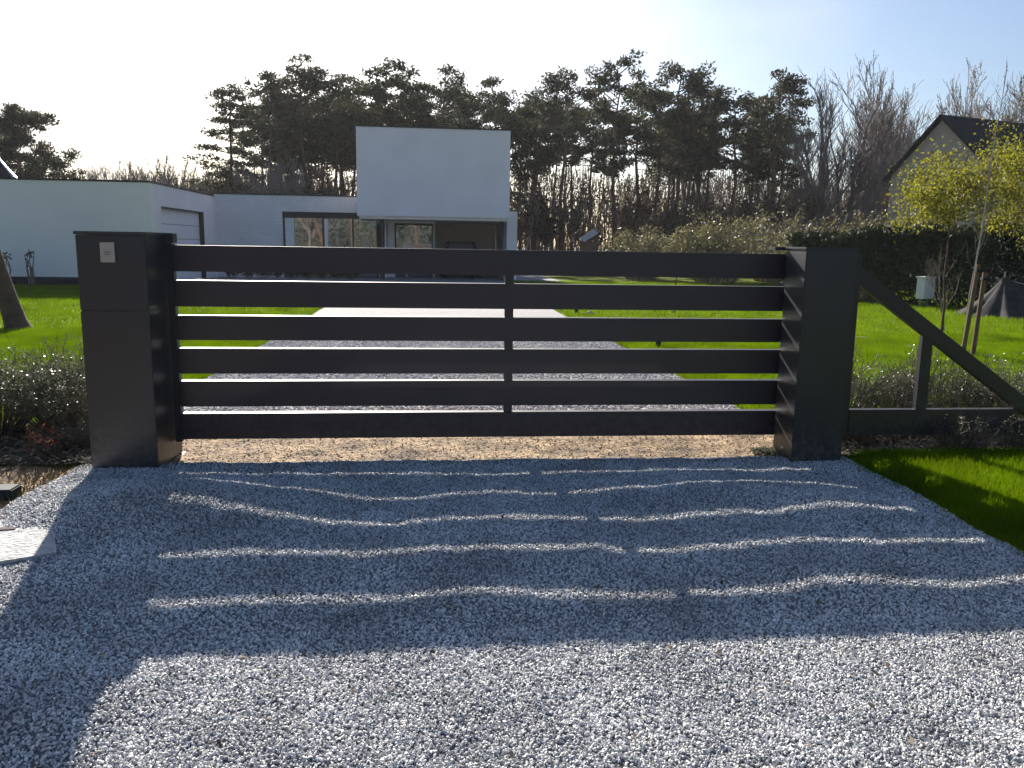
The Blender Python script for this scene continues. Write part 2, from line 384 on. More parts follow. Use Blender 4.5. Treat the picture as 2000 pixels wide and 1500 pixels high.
def sstep(a, b, x):
    t = max(0, min(1, (x - a) / (b - a))); return t * t * (3 - 2 * t)
def gs(u, v, cu, cv, su, sv): return math.exp(-((u - cu) / su) ** 2 - ((v - cv) / sv) ** 2)
def hgrav(u, v):
    h = .012 + .032 * sstep(3.1, 4.1, v) * (1 - sstep(5.75, 6.0, v) * .8)
    h += .115 * gs(u, v, -1.55, 4.85, .75, .42) + .05 * gs(u, v, 1.75, 4.9, .55, .3) + .035 * gs(u, v, 2.5, 4.75, .4, .35)
    h -= .022 * gs(u, v, -.35, 4.75, .35, .5) + .02 * gs(u, v, 1.15, 4.2, .35, .7)
    h += .007 * noise.noise(Vector((u * 14, v * 14, 1.7)))
    h += .012 * (noise.noise(Vector((u * 1.6, v * 1.6, 3.1)))) + .007 * noise.noise(Vector((u * 5, v * 5, 7.7)))
    h -= .085 * sstep(2.75, 2.3, v) * sstep(-.85, -1.25, u)
    h += .014 * gs(u, v, .3, 3.5, .3, .2) + .018 * gs(u, v, 2.0, 3.6, .35, .2)
    return h

def edgeR(v): return 3.09 + .05 * noise.noise(Vector((v * 1.3, 0, 5)))
def edgeL(v): return -2.36 - .22 * sstep(4.8, 3.8, v) + .06 * noise.noise(Vector((v * 1.7, 2, 9)))
def warped(v0, v1, nu, nv, h, el=edgeL, er=edgeR):
    vs = []; fs = []
    for j in range(nv + 1):
        v = v0 + (v1 - v0) * j / nv; a = el(v); b = er(v)
        for i in range(nu + 1):
            u = a + (b - a) * i / nu; vs.append((u, v, h(u, v)))
    for j in range(nv):
        for i in range(nu):
            q = j * (nu + 1) + i; fs.append((q, q + 1, q + nu + 2, q + nu + 1))
    return vs, fs
vs, fs = warped(-4.0, 5.9, 110, 240, hgrav)
uvmesh('gravel_entrance', vs, fs, M['gravel'])
vs, fs = warped(1.2, 5.9, 150, 150, hgrav, el=lambda v: edgeL(v) - .05, er=lambda v: edgeR(v) + .04)
st = uvmesh('gravel_stones', vs, fs, PEB, kind='stuff')
tagit(st, 'blue grey crushed gravel stones covering the entrance in front of the gate', 'gravel')
setdens(st, lambda u, v: (1.0 if v < 3.2 else .75) * (1 - .97 * sstep(5.62, 5.86, v + .08 * noise.noise(Vector((u * 3, 1, 1))))) * (1 - .5 * gs(u, v, -1.2, 5.6, .5, .3)))
scatter(st, PEB, 10500, 'stone', .0068, (.6, .55, .4), (1.7, 1.25, .75), seed=4, densattr=True, lift=.002)

def hsand(u, v): return .012 + .02 * noise.noise(Vector((u * 1.5, v * 3, 0))) * sstep(5.7, 6.2, v) + .012 * noise.noise(Vector((u * 6, v * 8, 2))) + .008 * noise.noise(Vector((u * 17, v * 17, 2)))
vs, fs = warped(5.55, 7.6, 160, 60, hsand, el=lambda v: -2.5, er=lambda v: 3.12)
uvmesh('sand_strip', vs, fs, M['sand'])
vs, fs = warped(5.7, 7.5, 20, 10, hsand, el=lambda v: -2.2, er=lambda v: 3.1)
lt = uvmesh('leaf_litter', vs, fs, LIT, kind='stuff')
tagit(lt, 'dry brown leaf litter and twigs scattered over the sandy strip under the gate', 'litter')
scatter(lt, LIT, 1700, 'chip', .025, (.3, .3, 1), (1.2, 1.2, 1), seed=2, tilt=.5, lift=.012)

# drive and forecourt behind the gate
def dl(v): return -2.56 + .05 * noise.noise(Vector((v * .8, 4, 4)))
def dr(v): return 3.05 + .05 * noise.noise(Vector((v * .8, 8, 4)))
vs, fs = warped(7.35, 31, 40, 160, lambda u, v: .02 + .012 * noise.noise(Vector((u, v, 4))) + .006 * noise.noise(Vector((u * 6, v * 6, 4))), el=dl, er=dr)
uvmesh('driveway', vs, fs, M['gravel_far'])
vs, fs = warped(7.35, 15, 20, 40, lambda u, v: .022, el=dl, er=dr)
st = uvmesh('driveway_stones', vs, fs, PEBF, kind='stuff')
tagit(st, 'pale sunlit gravel on the straight driveway behind the gate', 'gravel')
scatter(st, PEBF, 1500, 'stone', .014, (.6, .6, .5), (1.4, 1.3, 1), seed=9)
vs, fs = grid(-9.25, 5.9, 31, 46, 30, 30, lambda u, v: .025)
uvmesh('forecourt', vs, fs, M['gravel_far'])

# lawns
def hl(u, v): return .004 + .02 * noise.noise(Vector((u * .5, v * .5, 1))) + .01 * noise.noise(Vector((u * 2, v * 2, 1)))
vs, fs = grid(-45, -2.5, 6.9, 29.4, 80, 60, hl)
uvmesh('lawn_left', vs, fs, M['turf'])
vs, fs = grid(2.95, 34, 6.9, 44, 80, 80, hl)
uvmesh('lawn_right', vs, fs, M['turf'])
vs, fs = grid(3.05, 14, -4, 6.0, 60, 60, lambda u, v: .012 + .035 * sstep(3.05, 3.4, u) + .012 * noise.noise(Vector((u * 3, v * 3, 1))))
uvmesh('lawn_front', vs, fs, M['turf'])
vs, fs = grid(-14, -2.30, -4, 5.95, 60, 60, lambda u, v: -.012 + .03 * sstep(-2.45, -2.9, u) + .012 * noise.noise(Vector((u * 3, v * 3, 1))))
uvmesh('verge_left', vs, fs, M['sand'])
bedh = lambda u, v: .03 + .03 * noise.noise(Vector((u * 2, v * 2, 1))) + .02 * noise.noise(Vector((u * 9, v * 9, 1)))
vs, fs = grid(-14, -2.28, 5.88, 7.4, 120, 30, bedh); uvmesh('planting_bed_left', vs, fs, M['bedsoil'])
vs, fs = grid(3.04, 14, 5.85, 7.1, 120, 24, bedh); uvmesh('planting_bed_right', vs, fs, M['bedsoil'])

def grassobj(name, label, u0, u1, v0, v1, dens, size, smin, smax, fn=None, mat=None, seed=0, h=hl, tilt=.55):
    vs, fs = grid(u0, u1, v0, v1, 40, 40, h)
    o = uvmesh(name, vs, fs, mat or GRA, kind='stuff'); tagit(o, label, 'grass')
    setdens(o, fn or (lambda u, v: 1))
    scatter(o, mat or GRA, dens, 'blade', size, smin, smax, seed=seed, tilt=tilt, densattr=True)
    return o
hlf = lambda u, v: .012 + .035 * sstep(3.05, 3.4, u)
grassobj('front_grass', 'bright green grass of the verge right of the gravel', 3.06, 6.6, 1.8, 5.85, 9000, .055, (.8, .5, .5), (1.3, 1.2, 1.5),
         fn=lambda u, v: .55 + .45 * sstep(3.1, 3.5, u) if u > 3.06 + .06 * noise.noise(Vector((0, v * 6, 1))) else 0, h=hlf, seed=3)
for nm, u0, u1, fr, lb in (('left_lawn_grass', -9, -2.6, -2.6, 'bright green lawn grass left of the driveway'),
                       ('right_lawn_grass', 3.1, 13, 3.1, 'bright green lawn grass right of the driveway, up to the hedge')):
    grassobj(nm, lb, u0, u1, 6.95, 15, 1500, .075, (.8, .8, .6), (1.4, 1.4, 1.3), seed=5)
grassobj('left_far_grass', 'far part of the green lawn in front of the garage', -20, -2.6, 15, 29, 260, .10, (1.2, 1.2, .6), (2, 2, 1.2), seed=6)
grassobj('right_far_grass', 'far part of the green lawn before the dark hedge', 3.1, 20, 15, 36, 220, .10, (1.2, 1.2, .6), (2, 2, 1.2), seed=7)
grassobj('verge_dry_grass', 'sparse yellowish grass on the sandy verge beside the white board', -4.6, -2.42, 3.2, 5.95, 1900, .05, (.6, .5, .5), (1.2, 1.2, 1.5), mat=GRD, seed=8,
         h=lambda u, v: .0, tilt=.8)

# ================================================================== GATE
met = M['metal']; pm = M['postmetal']
zs = [(1.378, 1.562), (1.130, 1.316), (.890, 1.067), (.646, .830), (.403, .592), (.160, .352)]
g = tuv('sliding_gate', 'dark anthracite sliding gate of six wide horizontal slats, its slanting tail behind the right post', 'gate', .4, 6.1)
for z0, z1 in zs:
    MB().box(-1.80, 3.22, 6.043, 6.119, z0, z1).part('slat', met, g, bevel=.004)
for k in range(5):
    MB().box(.553, .617, 6.058, 6.106, zs[k + 1][1] - .002, zs[k][0] + .002).part('spacer', met, g)
MB().box(-1.852, -1.802, 6.046, 6.118, .14, 1.572).part('end_stile', met, g, bevel=.004)
MB().box(3.222, 3.292, 6.046, 6.118, .14, 1.562).part('end_stile', met, g, bevel=.004)
MB().box(3.294, 4.72, 6.046, 6.118, .15, .355).part('tail_rail', met, g, bevel=.004)
tb = MB()
def obar(mb, p0, p1, hw, v0, v1):
    p0 = Vector(p0); p1 = Vector(p1); d = (p1 - p0).normalized(); nn = Vector((-d.y, d.x)) * hw
    a, b, c, e = p0 + nn, p1 + nn, p1 - nn, p0 - nn; i = len(mb.v)
    for v in (v0, v1): mb.v += [(q.x, v, q.y) for q in (a, b, c, e)]
    mb.f += [(i, i + 3, i + 2, i + 1), (i + 4, i + 5, i + 6, i + 7), (i, i + 1, i + 5, i + 4), (i + 1, i + 2, i + 6, i + 5), (i + 2, i + 3, i + 7, i + 6), (i + 3, i, i + 4, i + 7)]
obar(tb, (3.15, 1.503), (4.98, .245), .056, 6.05, 6.115)
tb.part('tail_brace', met, g, bevel=.004)
MB().box(3.855, 3.945, 6.056, 6.110, .356, .94).part('tail_strut', met, g, bevel=.004)
MB().box(4.722, 5.05, 6.046, 6.118, .15, .26).part('tail_foot', met, g, bevel=.004)

gl = tuv('gate_post', 'broad dark square gate post on the left carrying a grey intercom panel', 'gate post', -2.08, 5.95, group='pair of gate posts')
MB().box(-2.302, -1.862, 5.68, 6.24, .012, 1.128).part('lower_panel', pm, gl, bevel=.005)
MB().box(-2.302, -1.862, 5.68, 6.24, 1.132, 1.622).part('upper_panel', pm, gl, bevel=.005)
MB().box(-2.296, -1.868, 5.686, 6.234, 1.1265, 1.1335).part('panel_joint', M['capm'], gl)
MB().box(-2.310, -1.854, 5.672, 6.248, 1.623, 1.645).part('cap', pm, gl, bevel=.004)
MB().box(-1.861, -1.790, 6.03, 6.13, 1.575, 1.642).part('catch', met, gl, bevel=.004)
MB().box(-2.32, -1.845, 5.66, 6.26, -.03, .012).part('base_plate', pm, gl)
ic = MB().box(-2.146, -2.055, 5.664, 5.6795, 1.445, 1.575).part('intercom', M['steel'], gl, bevel=.002)
for k in range(2):
    child(MB().box(-2.118, -2.083, 5.660, 5.6635, 1.505 - k * .012, 1.511 - k * .012), 'emblem_bar', M['steeldark'], ic, gl)
child(MB().box(-2.124, -2.077, 5.661, 5.6635, 1.515, 1.5175), 'speaker_slot', M['steeldark'], ic, gl)
gr = tuv('gate_post', 'broad dark square gate post on the right with its inner face catching the sun', 'gate post', 2.85, 5.8, group='pair of gate posts')
MB().box(2.660, 3.045, 5.652, 5.985, .012, 1.598).part('panel', pm, gr, bevel=.005)
MB().box(2.652, 3.053, 5.644, 5.993, 1.599, 1.616).part('cap', pm, gr, bevel=.004)
MB().box(2.80, 3.04, 6.125, 6.20, -.02, 1.612).part('rear_guide', pm, gr, bevel=.004)
MB().box(2.575, 2.70, 5.995, 6.124, 1.590, 1.614).part('guide_bracket', met, gr, bevel=.003)
MB().box(2.64, 3.065, 5.63, 6.01, -.03, .012).part('base_plate', pm, gr)

# ================================================================== VILLA (garage, wing, upper box, carport)
h = tuv('villa', 'modern white flat roofed villa with a cube shaped upper storey behind the gate', 'house', 0, 36)
RN, RG = M['render'], M['renderg']
# garage block: walls as separate panels with the door opening on its right flank
gm = MB(); gm.box(-26, -9.27, 29.0, 29.3, .3, 3.45); gm.part('garage_wall', RG, h)
fl = MB(); fl.box(-9.57, -9.27, 29.302, 30.08, .3, 3.45); fl.box(-9.57, -9.27, 35.57, 37.3, .0, 3.45); fl.box(-9.57, -9.27, 30.08, 35.57, 2.73, 3.45)
fl.part('flank_wall', RN, h)
MB().box(-26, -9.58, 29.302, 37.3, 3.3, 3.42).part('garage_roof', M['capm'], h)
MB().box(-25.98, -9.30, 29.03, 29.28, 0, .298).part('plinth', M['plinth'], h)
MB().box(-9.55, -9.30, 29.285, 30.07, 0, .298).part('plinth', M['plinth'], h)
c = MB(); c.box(-26.03, -9.24, 28.97, 29.33, 3.452, 3.51); c.box(-9.6, -9.24, 29.332, 37.27, 3.452, 3.51); c.part('roof_edge', M['capm'], h)
gd = MB(); gd.box(-9.50, -9.46, 30.14, 35.51, .03, 2.68); gdo = gd.part('garage_door', M['garden'], h)
c = MB(); c.box(-9.52, -9.285, 30.082, 30.138, .03, 2.728); c.box(-9.52, -9.285, 35.512, 35.568, .03, 2.728); c.box(-9.52, -9.285, 30.14, 35.51, 2.682, 2.728)
child(c, 'door_frame', M['frame'], gdo, h)
for k in range(4):
    child(MB().box(-9.459, -9.456, 30.15, 35.5, .55 + k * .53, .565 + k * .53), 'panel_joint', M['capm'], gdo, h)
# brick wing with corner window
wg = MB(); wg.box(-9.268, -6.42, 37.3, 37.6, 0, 3.56); wg.box(-6.42, -3.0, 37.3, 37.6, 2.88, 3.56); wg.part('wing_wall', M['wbrick'], h)
MB().box(-9.26, -2.2, 37.62, 46, 3.3, 3.5).part('wing_roof', M['capm'], h)
MB().box(-9.235, -3.0, 37.27, 37.63, 3.562, 3.61).part('roof_edge', M['capm'], h)
MB().box(-9.2, -2.2, 45.9, 46.2, 0, 3.3).part('back_wall', M['dark'], h)
wn = MB(); wn.box(-6.36, -2.3, 37.50, 37.52, .12, 2.62); wno = wn.part('window', M['glass'], h)
c = MB(); c.box(-6.42, -2.2, 37.44, 37.56, 2.62, 2.878); child(c, 'lintel_panel', M['frame'], wno, h)
for u in (-6.40, -4.72, -3.42, -2.36):
    child(MB().box(u, u + .06, 37.46, 37.56, .06, 2.62), 'mullion', M['frame'], wno, h)
child(MB().box(-6.42, -2.2, 37.44, 37.58, 0, .06), 'sill', M['frame'], wno, h)
child(MB().box(-6.33, -5.95, 37.475, 37.495, .07, 2.60), 'blind', M['curtain'], wno, h)
child(MB().box(-4.62, -4.48, 37.475, 37.495, .07, 2.60), 'curtain', M['curtain'], wno, h)
# upper box
bx = MB(); bx.box(-3.07, 3.43, 36.0, 45, 2.72, 6.38); bx.part('upper_storey', RN, h, bevel=.01)
MB().box(-3.11, 3.47, 35.96, 45.04, 6.382, 6.44).part('roof_edge', M['capm'], h)
MB().box(-3.0, 3.36, 36.1, 44.9, 2.60, 2.718).part('soffit', M['inner'], h)
# carport
MB().box(-2.12, -1.94, 36.25, 36.43, 0, 2.598).part('column', M['frame'], h)
MB().box(3.05, 3.20, 36.25, 36.43, 0, 2.598).part('column', M['frame'], h)
MB().box(-1.93, -1.62, 38.8, 39.1, 0, 2.598).part('pier', RN, h)
MB().box(.15, 3.36, 42.6, 42.9, 0, 2.598).part('carport_wall', M['inner'], h)
MB().box(-1.93, 3.36, 42.92, 43.2, 0, 2.598).part('rear_wall', M['inner'], h)
MB().box(-2.2, -1.95, 37.64, 42.9, 0, 2.598).part('side_wall', RN, h)
dr_ = MB().box(-1.56, .08, 39.0, 39.02, .1, 2.42).part('entrance_door', M['glass'], h)
c = MB(); c.box(-1.615, -1.555, 38.95, 39.05, 0, 2.50); c.box(.08, .14, 38.95, 39.05, 0, 2.50); c.box(-1.555, .08, 38.95, 39.05, 2.42, 2.50)
child(c, 'door_frame', M['frame'], dr_, h)
child(MB().box(-1.12, -1.06, 38.96, 38.99, .0, 2.41), 'mullion', M['steel'], dr_, h)
MB().box(-1.62, .14, 38.96, 39.04, 2.502, 2.598).part('transom_wall', RN, h)
MB().box(.145, .24, 39.0, 42.59, 0, 2.598).part('hall_wall', M['inner'], h)
sw = MB(); sw.box(3.44, 3.90, 37.2, 45, 0, 3.07); sw.part('side_wing', RN, h)
MB().box(3.41, 3.93, 37.17, 45.03, 3.072, 3.11).part('roof_edge', M['capm'], h)
lm = MB().box(-2.58, -2.34, 37.0, 37.2, 2.30, 2.56).part('wall_lamp', M['curtain'], h)

# car in the carport
def sect(mb, prof, x0, x1, taper=0):
    i = len(mb.v); n = len(prof)
    for x, s_ in ((x0, 1), (x1, 1)):
        mb.v += [(x, y, z) for y, z in prof]
    for k in range(n): mb.f.append((i + k, i + (k + 1) % n, i + n + (k + 1) % n, i + n + k))
    mb.f.append(tuple(i + k for k in reversed(range(n)))); mb.f.append(tuple(i + n + k for k in range(n)))
cr = tuv('parked_car', 'dark car parked under the carport of the villa, only its roof showing over the gate', 'car', 1.42, 39.6)
mb = MB(); sect(mb, [(37.7, .35), (37.62, .62), (37.68, 1.02), (38.1, 1.10), (41.0, 1.06), (41.75, .9), (41.85, .5), (41.75, .32)], .52, 2.32); mb.part('body', M['car'], cr, bevel=.05)
i0 = MB(); b0 = [(37.85, 1.08), (38.15, 1.70), (39.9, 1.72), (40.75, 1.07)]
i0.v = [(.58, y, z) if z < 1.2 else (.78, y, z) for y, z in b0] + [(2.26, y, z) if z < 1.2 else (2.06, y, z) for y, z in b0]
i0.f = [(0, 1, 5, 4), (1, 2, 6, 5), (2, 3, 7, 6), (3, 2, 1, 0), (4, 5, 6, 7), (0, 4, 7, 3)]
i0.part('cabin', M['car'], cr, bevel=.03)
q = MB(); q.quad((.80, 37.885, 1.18), (2.04, 37.885, 1.18), (1.94, 38.10, 1.62), (.90, 38.10, 1.62)); q.part('rear_window', M['glass'], cr)
q = MB(); q.quad((.80, 40.62, 1.18), (2.04, 40.62, 1.18), (1.94, 40.0, 1.66), (.90, 40.0, 1.66)); q.part('windscreen', M['glass'], cr)
for sx in (0, 1):
    xs = (.60, .755) if sx == 0 else (2.24, 2.085)
    q = MB(); q.quad((xs[0] - .012 + sx * .024, 38.1, 1.16), (xs[0] - .012 + sx * .024, 40.4, 1.14), (xs[1] - .012 + sx * .024, 39.8, 1.62), (xs[1] - .012 + sx * .024, 38.25, 1.60)); q.part('side_window', M['glass'], cr)
    for v in (38.45, 41.05):
        x = .50 if sx == 0 else 2.12
        MB().tube((x, v, .33), (x + .22, v, .33), .33, .33, 20, True).part('wheel', M['rubber'], cr)
    x = .55 if sx == 0 else 1.99
    MB().box(x, x + .3, 37.60, 37.66, .82, .96).part('tail_lamp', M['redlamp'], cr, bevel=.01)
MB().box(.9, 1.94, 37.575, 37.63, .42, .56).part('bumper', M['rubber'], cr, bevel=.01)

# low dark shrubs before the wing, and the three stalks before the garage wall
def shrub_mesh(seed, r, hgt, ntw, nleaf, lsize, twr=.004, spread=1.0, lean=0, top=1.0, flat=0):
    rng = random.Random(seed); tw = MB(); lf = MB()
    ends = []
    for k in range(ntw):
        a = rng.random() * 6.28; rad = r * math.sqrt(rng.random()) * spread
        p0 = Vector((rad * .35 * math.cos(a), rad * .35 * math.sin(a), 0))
        hh = hgt * (.45 + .55 * rng.random()) * (1 - .35 * (rad / r) ** 2)
        p3 = Vector((rad * math.cos(a), rad * math.sin(a), hh))
        mid = (p0 + p3) / 2 + Vector((rng.gauss(0, .05), rng.gauss(0, .05), hh * .1))
        pts = [p0, mid, p3]; tw.path(pts, [twr, twr * .8, twr * .4], 3)
        for j in range(3):
            t = .45 + .5 * rng.random(); b = p0.lerp(p3, t); dd = Vector((rng.gauss(0, 1), rng.gauss(0, 1), abs(rng.gauss(.5, .6)))).normalized() * hgt * .22
            tw.tube(b, b + dd, twr * .6, twr * .3, 3); ends.append((b, b + dd))
        ends.append((mid, p3))
    for k in range(nleaf):
        a, b = rng.choice(ends); t = rng.random() ** .7; p = a.lerp(b, t) + Vector((rng.gauss(0, .02), rng.gauss(0, .02), rng.gauss(0, .02))) * (hgt)
        lf.leaf(p, lsize * rng.uniform(.6, 1.3), rng, flat)
    return tw, lf
def put_shrub(name, label, cat, loc, meshes, sc=1, rz=0, group=None, first=[None]):
    t = thing(name, label, cat, loc, rz, group); t.scale = (sc, sc, sc)
    for nm, me in meshes:
        o = bpy.data.objects.new(nm, me); COL.objects.link(o); o.parent = t
    return t
def meshes_of(tw, lf, tm, lm_, n1='stems', n2='leaves'):
    return [(n1, tw.mesh(n1, tm)), (n2, lf.mesh(n2, lm_))]

sm1 = meshes_of(*shrub_mesh(1, .38, .62, 26, 900, .07), M['twig'], M['conifer'])
for k in range(9):
    put_shrub('low_shrub', 'low dark clipped shrub in the row in front of the brick wing', 'shrub', W(-8.3 + k * .62, 35.9 + .1 * math.sin(k * 3), 0), sm1, sc=.8 + .25 * random.Random(k).random(), rz=k * 1.3, group='row of low dark shrubs before the brick wing')
for k, (u, hh) in enumerate(((-14.2, 1.15), (-13.45, 1.0), (-12.7, 1.05))):
    t = tuv('flower_stalk', ['tall dry stalk, leftmost of three before the garage wall', 'dry stalk in the middle of three before the garage wall', 'dry stalk with forked top nearest the gate post before the garage wall'][k], 'plant', u, 27.8, group='dry stalks before the garage wall')
    rng = random.Random(k); mb = MB()
    for j in range(5):
        x = u + rng.gauss(0, .05); mb.path([(x, 27.8, 0), (x + rng.gauss(0, .06), 27.8, hh * .6), (x + rng.gauss(0, .1), 27.8, hh * rng.uniform(.8, 1.1))], [.022, .02, .012], 4)
    mb.part('stem', M['twig'], t)
    mb = MB()
    for j in range(40): mb.leaf((u + rng.gauss(0, .08), 27.8 + rng.gauss(0, .05), hh * rng.uniform(.85, 1.1)), .1, rng)
    o = mb.part('seed_head', M['conifer'], t); o['kind'] = 'stuff'

# ================================================================== HOUSES BEHIND
hr = thing('brick_house', 'beige brick house with dark gabled roof behind the hedge at the right', 'house', (22.5, 45, 0), 0)
gx = Vector((2.4, -5.6, 0)).normalized(); ax = Vector((5.6, 2.4, 0)).normalized()
def HP(a, b, z): return gx * a + ax * b + Vector((0, 0, z))       # local to the house's base
hw, LN = 3.05, 12
ze, zr = 5.75, 8.55
mb = MB(); mb.poly([HP(-hw, 0, 0), HP(hw, 0, 0), HP(hw, 0, ze), HP(0, 0, zr - .1), HP(-hw, 0, ze)]); mb.poly([HP(-hw, LN, 0), HP(-hw, LN, ze), HP(0, LN, zr - .1), HP(hw, LN, ze), HP(hw, LN, 0)])
mb.quad(HP(-hw, 0, 0), HP(-hw, 0, ze), HP(-hw, LN, ze), HP(-hw, LN, 0)); mb.quad(HP(hw, 0, 0), HP(hw, LN, 0), HP(hw, LN, ze), HP(hw, 0, ze))
mb.part('wall', M['rbrick'], hr)
mb = MB()
for s_ in (-1, 1):
    e0 = HP(s_ * (hw + .35), -.25, ze - .30); e1 = HP(s_ * (hw + .35), LN + .25, ze - .30); r_0 = HP(0, -.25, zr); r_1 = HP(0, LN + .25, zr); up = Vector((0, 0, .16))
    mb.quad(e0 + up, e1 + up, r_1 + up, r_0 + up); mb.quad(e0, r_0, r_1, e1); mb.quad(e0, e0 + up, r_0 + up, r_0); mb.quad(e0, e1, e1 + up, e0 + up); mb.quad(e1, r_1, r_1 + up, e1 + up)
rf = mb.part('roof', M['roof'], hr)
for b0, z0, z1, wd in ((3.2, 2.6, 4.0, 2.2), (7.6, 2.6, 4.0, 1.6)):
    mb = MB(); p = [HP(hw + .02, b0, z0), HP(hw + .02, b0 + wd, z0), HP(hw + .02, b0 + wd, z1), HP(hw + .02, b0, z1)]; mb.quad(*p); wo = mb.part('window', M['glass'], hr)
    mb = MB()
    for (a, b, c_, d) in ((b0 - .06, b0, z0 - .06, z1 + .06), (b0 + wd, b0 + wd + .06, z0 - .06, z1 + .06), (b0, b0 + wd, z0 - .06, z0), (b0, b0 + wd, z1, z1 + .12)):
        mb.quad(HP(hw + .03, a, c_), HP(hw + .03, b, c_), HP(hw + .03, b, d), HP(hw + .03, a, d))
    o = mb.part('frame', M['curtain'], wo)
for p in (0, 1):
    pass

hl_ = tuv('hip_roof_house', 'house with dark pyramid roof and bright zinc hip behind the garage on the left', 'house', -23, 46)
mb = MB(); mb.box(-28.5, -20.9, 42.5, 44.4, 0, 4.25); mb.part('wall', M['render'], hl_)
apex = Vector((-20.95, 43.3, 5.45)); apl = Vector((-26.6, 43.3, 5.45)); e = [(-28.8, 42.0), (-19.5, 42.0), (-20.6, 44.7), (-28.8, 44.7)]; ev = [Vector((x, y, 4.25)) for x, y in e]
mb = MB(); mb.poly([ev[0], ev[1], apex, apl]); mb.tri(ev[1], ev[2], apex); mb.poly([ev[2], ev[3], apl, apex]); mb.tri(ev[3], ev[0], apl); mb.part('roof', M['roof'], hl_)
mb = MB(); mb.path([apex + Vector((0, 0, .05)), ev[1] + Vector((0, 0, .06))], [.04, .09], 5); mb.part('hip_flashing', M['zinc'], hl_)

ws = thing('white_shed', 'small white sunlit shed roof among the tree trunks right of the villa', 'shed', (5.1, 57, .55), .3); ws.scale = (.5, .5, .78)
mb = MB(); mb.box(-.9, .9, -.8, .8, -.8, 1.75); mb.part('wall', M['stake'], ws)
mb = MB(); mb.quad((-1.0, -.95, 1.72), (1.0, -.95, 2.5), (1.0, .95, 2.85), (-1.0, .95, 2.0)); mb.quad((-1.0, .95, 1.95), (1.0, .95, 2.8), (1.0, -.95, 2.45), (-1.0, -.95, 1.67)); mb.part('roof', M['whitestuff'], ws)

# ================================================================== PINES
def pine_mesh(seed, H, crown0=.55, wid=2.3, nbr=26, tuft=145, ts=.32, lay=False):
    rng = random.Random(seed); tr = MB(); cr_ = MB()
    pts = []; rs = []; x = y = 0
    for k in range(9):
        t = k / 8; x += rng.gauss(0, .12); y += rng.gauss(0, .12); pts.append(Vector((x, y, H * .97 * t))); rs.append(.17 * (1 - t) + .035)
    tr.path(pts, rs, 6)
    def along(t):
        f_ = t * 8; i = min(7, int(f_)); return pts[i].lerp(pts[i + 1], f_ - i)
    for k in range(nbr):
        t = crown0 + (1 - crown0) * ((k + rng.random() * .6) / nbr); p = along(min(t, .99))
        s_ = (t - crown0) / (1 - crown0)
        prof = (.45 + 1.0 * math.sin(math.pi * min(1, .15 + s_ * .85)) ** .7) if not lay else (1.15 - .85 * s_)
        L_ = wid * prof * rng.uniform(.45, 1.1); a = rng.random() * 6.28 if not lay else k * 2.4 + rng.random()
        rise = rng.uniform(-.05, .55) * L_ * (.4 + s_) if not lay else rng.uniform(-.12, .18) * L_
        q = p + Vector((math.cos(a) * L_, math.sin(a) * L_, rise)); m = p.lerp(q, .55) + Vector((0, 0, .12 * L_ * rng.uniform(-.5, 1)))
        tr.path([p, m, q], [.05, .035, .015], 4)
        nc = 3 if L_ > 1 else 2
        for j in range(nc):
            c0 = m.lerp(q, (j + .6) / nc) + Vector((rng.gauss(0, .3), rng.gauss(0, .3), rng.gauss(.1, .12)))
            rx = rng.uniform(.45, .85) * (1.0 if not lay else .9); rz_ = rx * rng.uniform(.28, .5) * (1 if not lay else .6)
            for i in range(int(tuft / nc * rx / .6)):
                v = Vector((rng.gauss(0, 1), rng.gauss(0, 1), rng.gauss(0, 1))); v = v / max(v.length, .01) * rng.random() ** .45
                cr_.leaf(c0 + Vector((v.x * rx, v.y * rx, v.z * rz_)), ts * rng.uniform(.55, 1.2), rng, .2, asp=.42)
    for k in range(12):   # dead stubs on the bare stem
        p = along(rng.uniform(.2, crown0)); a = rng.random() * 6.28; tr.tube(p, p + Vector((math.cos(a), math.sin(a), rng.uniform(-.3, .3))) * rng.uniform(.3, 1.1), .02, .008, 3)
    return [('trunk', tr.mesh('pine_trunk', M['bark'])), ('crown', cr_.mesh('pine_crown', M['needles']))]
PH = 14.0
PINES = [pine_mesh(11, PH, .60, 2.2, 30), pine_mesh(12, PH, .64, 2.5, 28), pine_mesh(13, PH, .52, 2.0, 30), pine_mesh(14, PH, .66, 2.7, 26), pine_mesh(15, PH, .60, 1.8, 28), pine_mesh(16, PH, .48, 2.1, 32)]
def put_tree(name, label, cat, loc, protos, k, sc, rz, group=None, sxy=1):
    t = thing(name, label, cat, loc, rz, group); t.scale = (sc * sxy, sc * sxy, sc)
    for nm, me in protos[k]:
        o = bpy.data.objects.new(nm, me); COL.objects.link(o); o.parent = t
    return t
FRONT = [(-16.0, 64, 14.9, 3), (-14.1, 66, 13.8, 1), (-12.9, 70, 14.9, 2), (-10.3, 64, 14.8, 4), (-8.6, 66, 14.2, 0), (-5.4, 64, 13.8, 1), (-3.9, 70, 14.2, 2), (-1.7, 66, 13.8, 0), (-1.0, 72, 13.4, 4), (1.5, 68, 13.6, 2), (3.6, 64, 14.3, 3), (6.3, 70, 13.2, 0), (7.7, 64, 15.2, 5), (9.8, 67, 14.3, 1), (11.9, 64, 14.9, 5), (14.9, 66, 13.9, 4), (17.0, 66, 13.6, 0), (19.7, 70, 13.8, 2), (19.4, 63, 14.2, 3), (-19.0, 70, 14.2, 5), (-18.6, 65, 13.4, 1), (-16.7, 72, 14.4, 0), (-7.7, 72, 14.5, 3), (12.1, 72, 14.0, 1)]
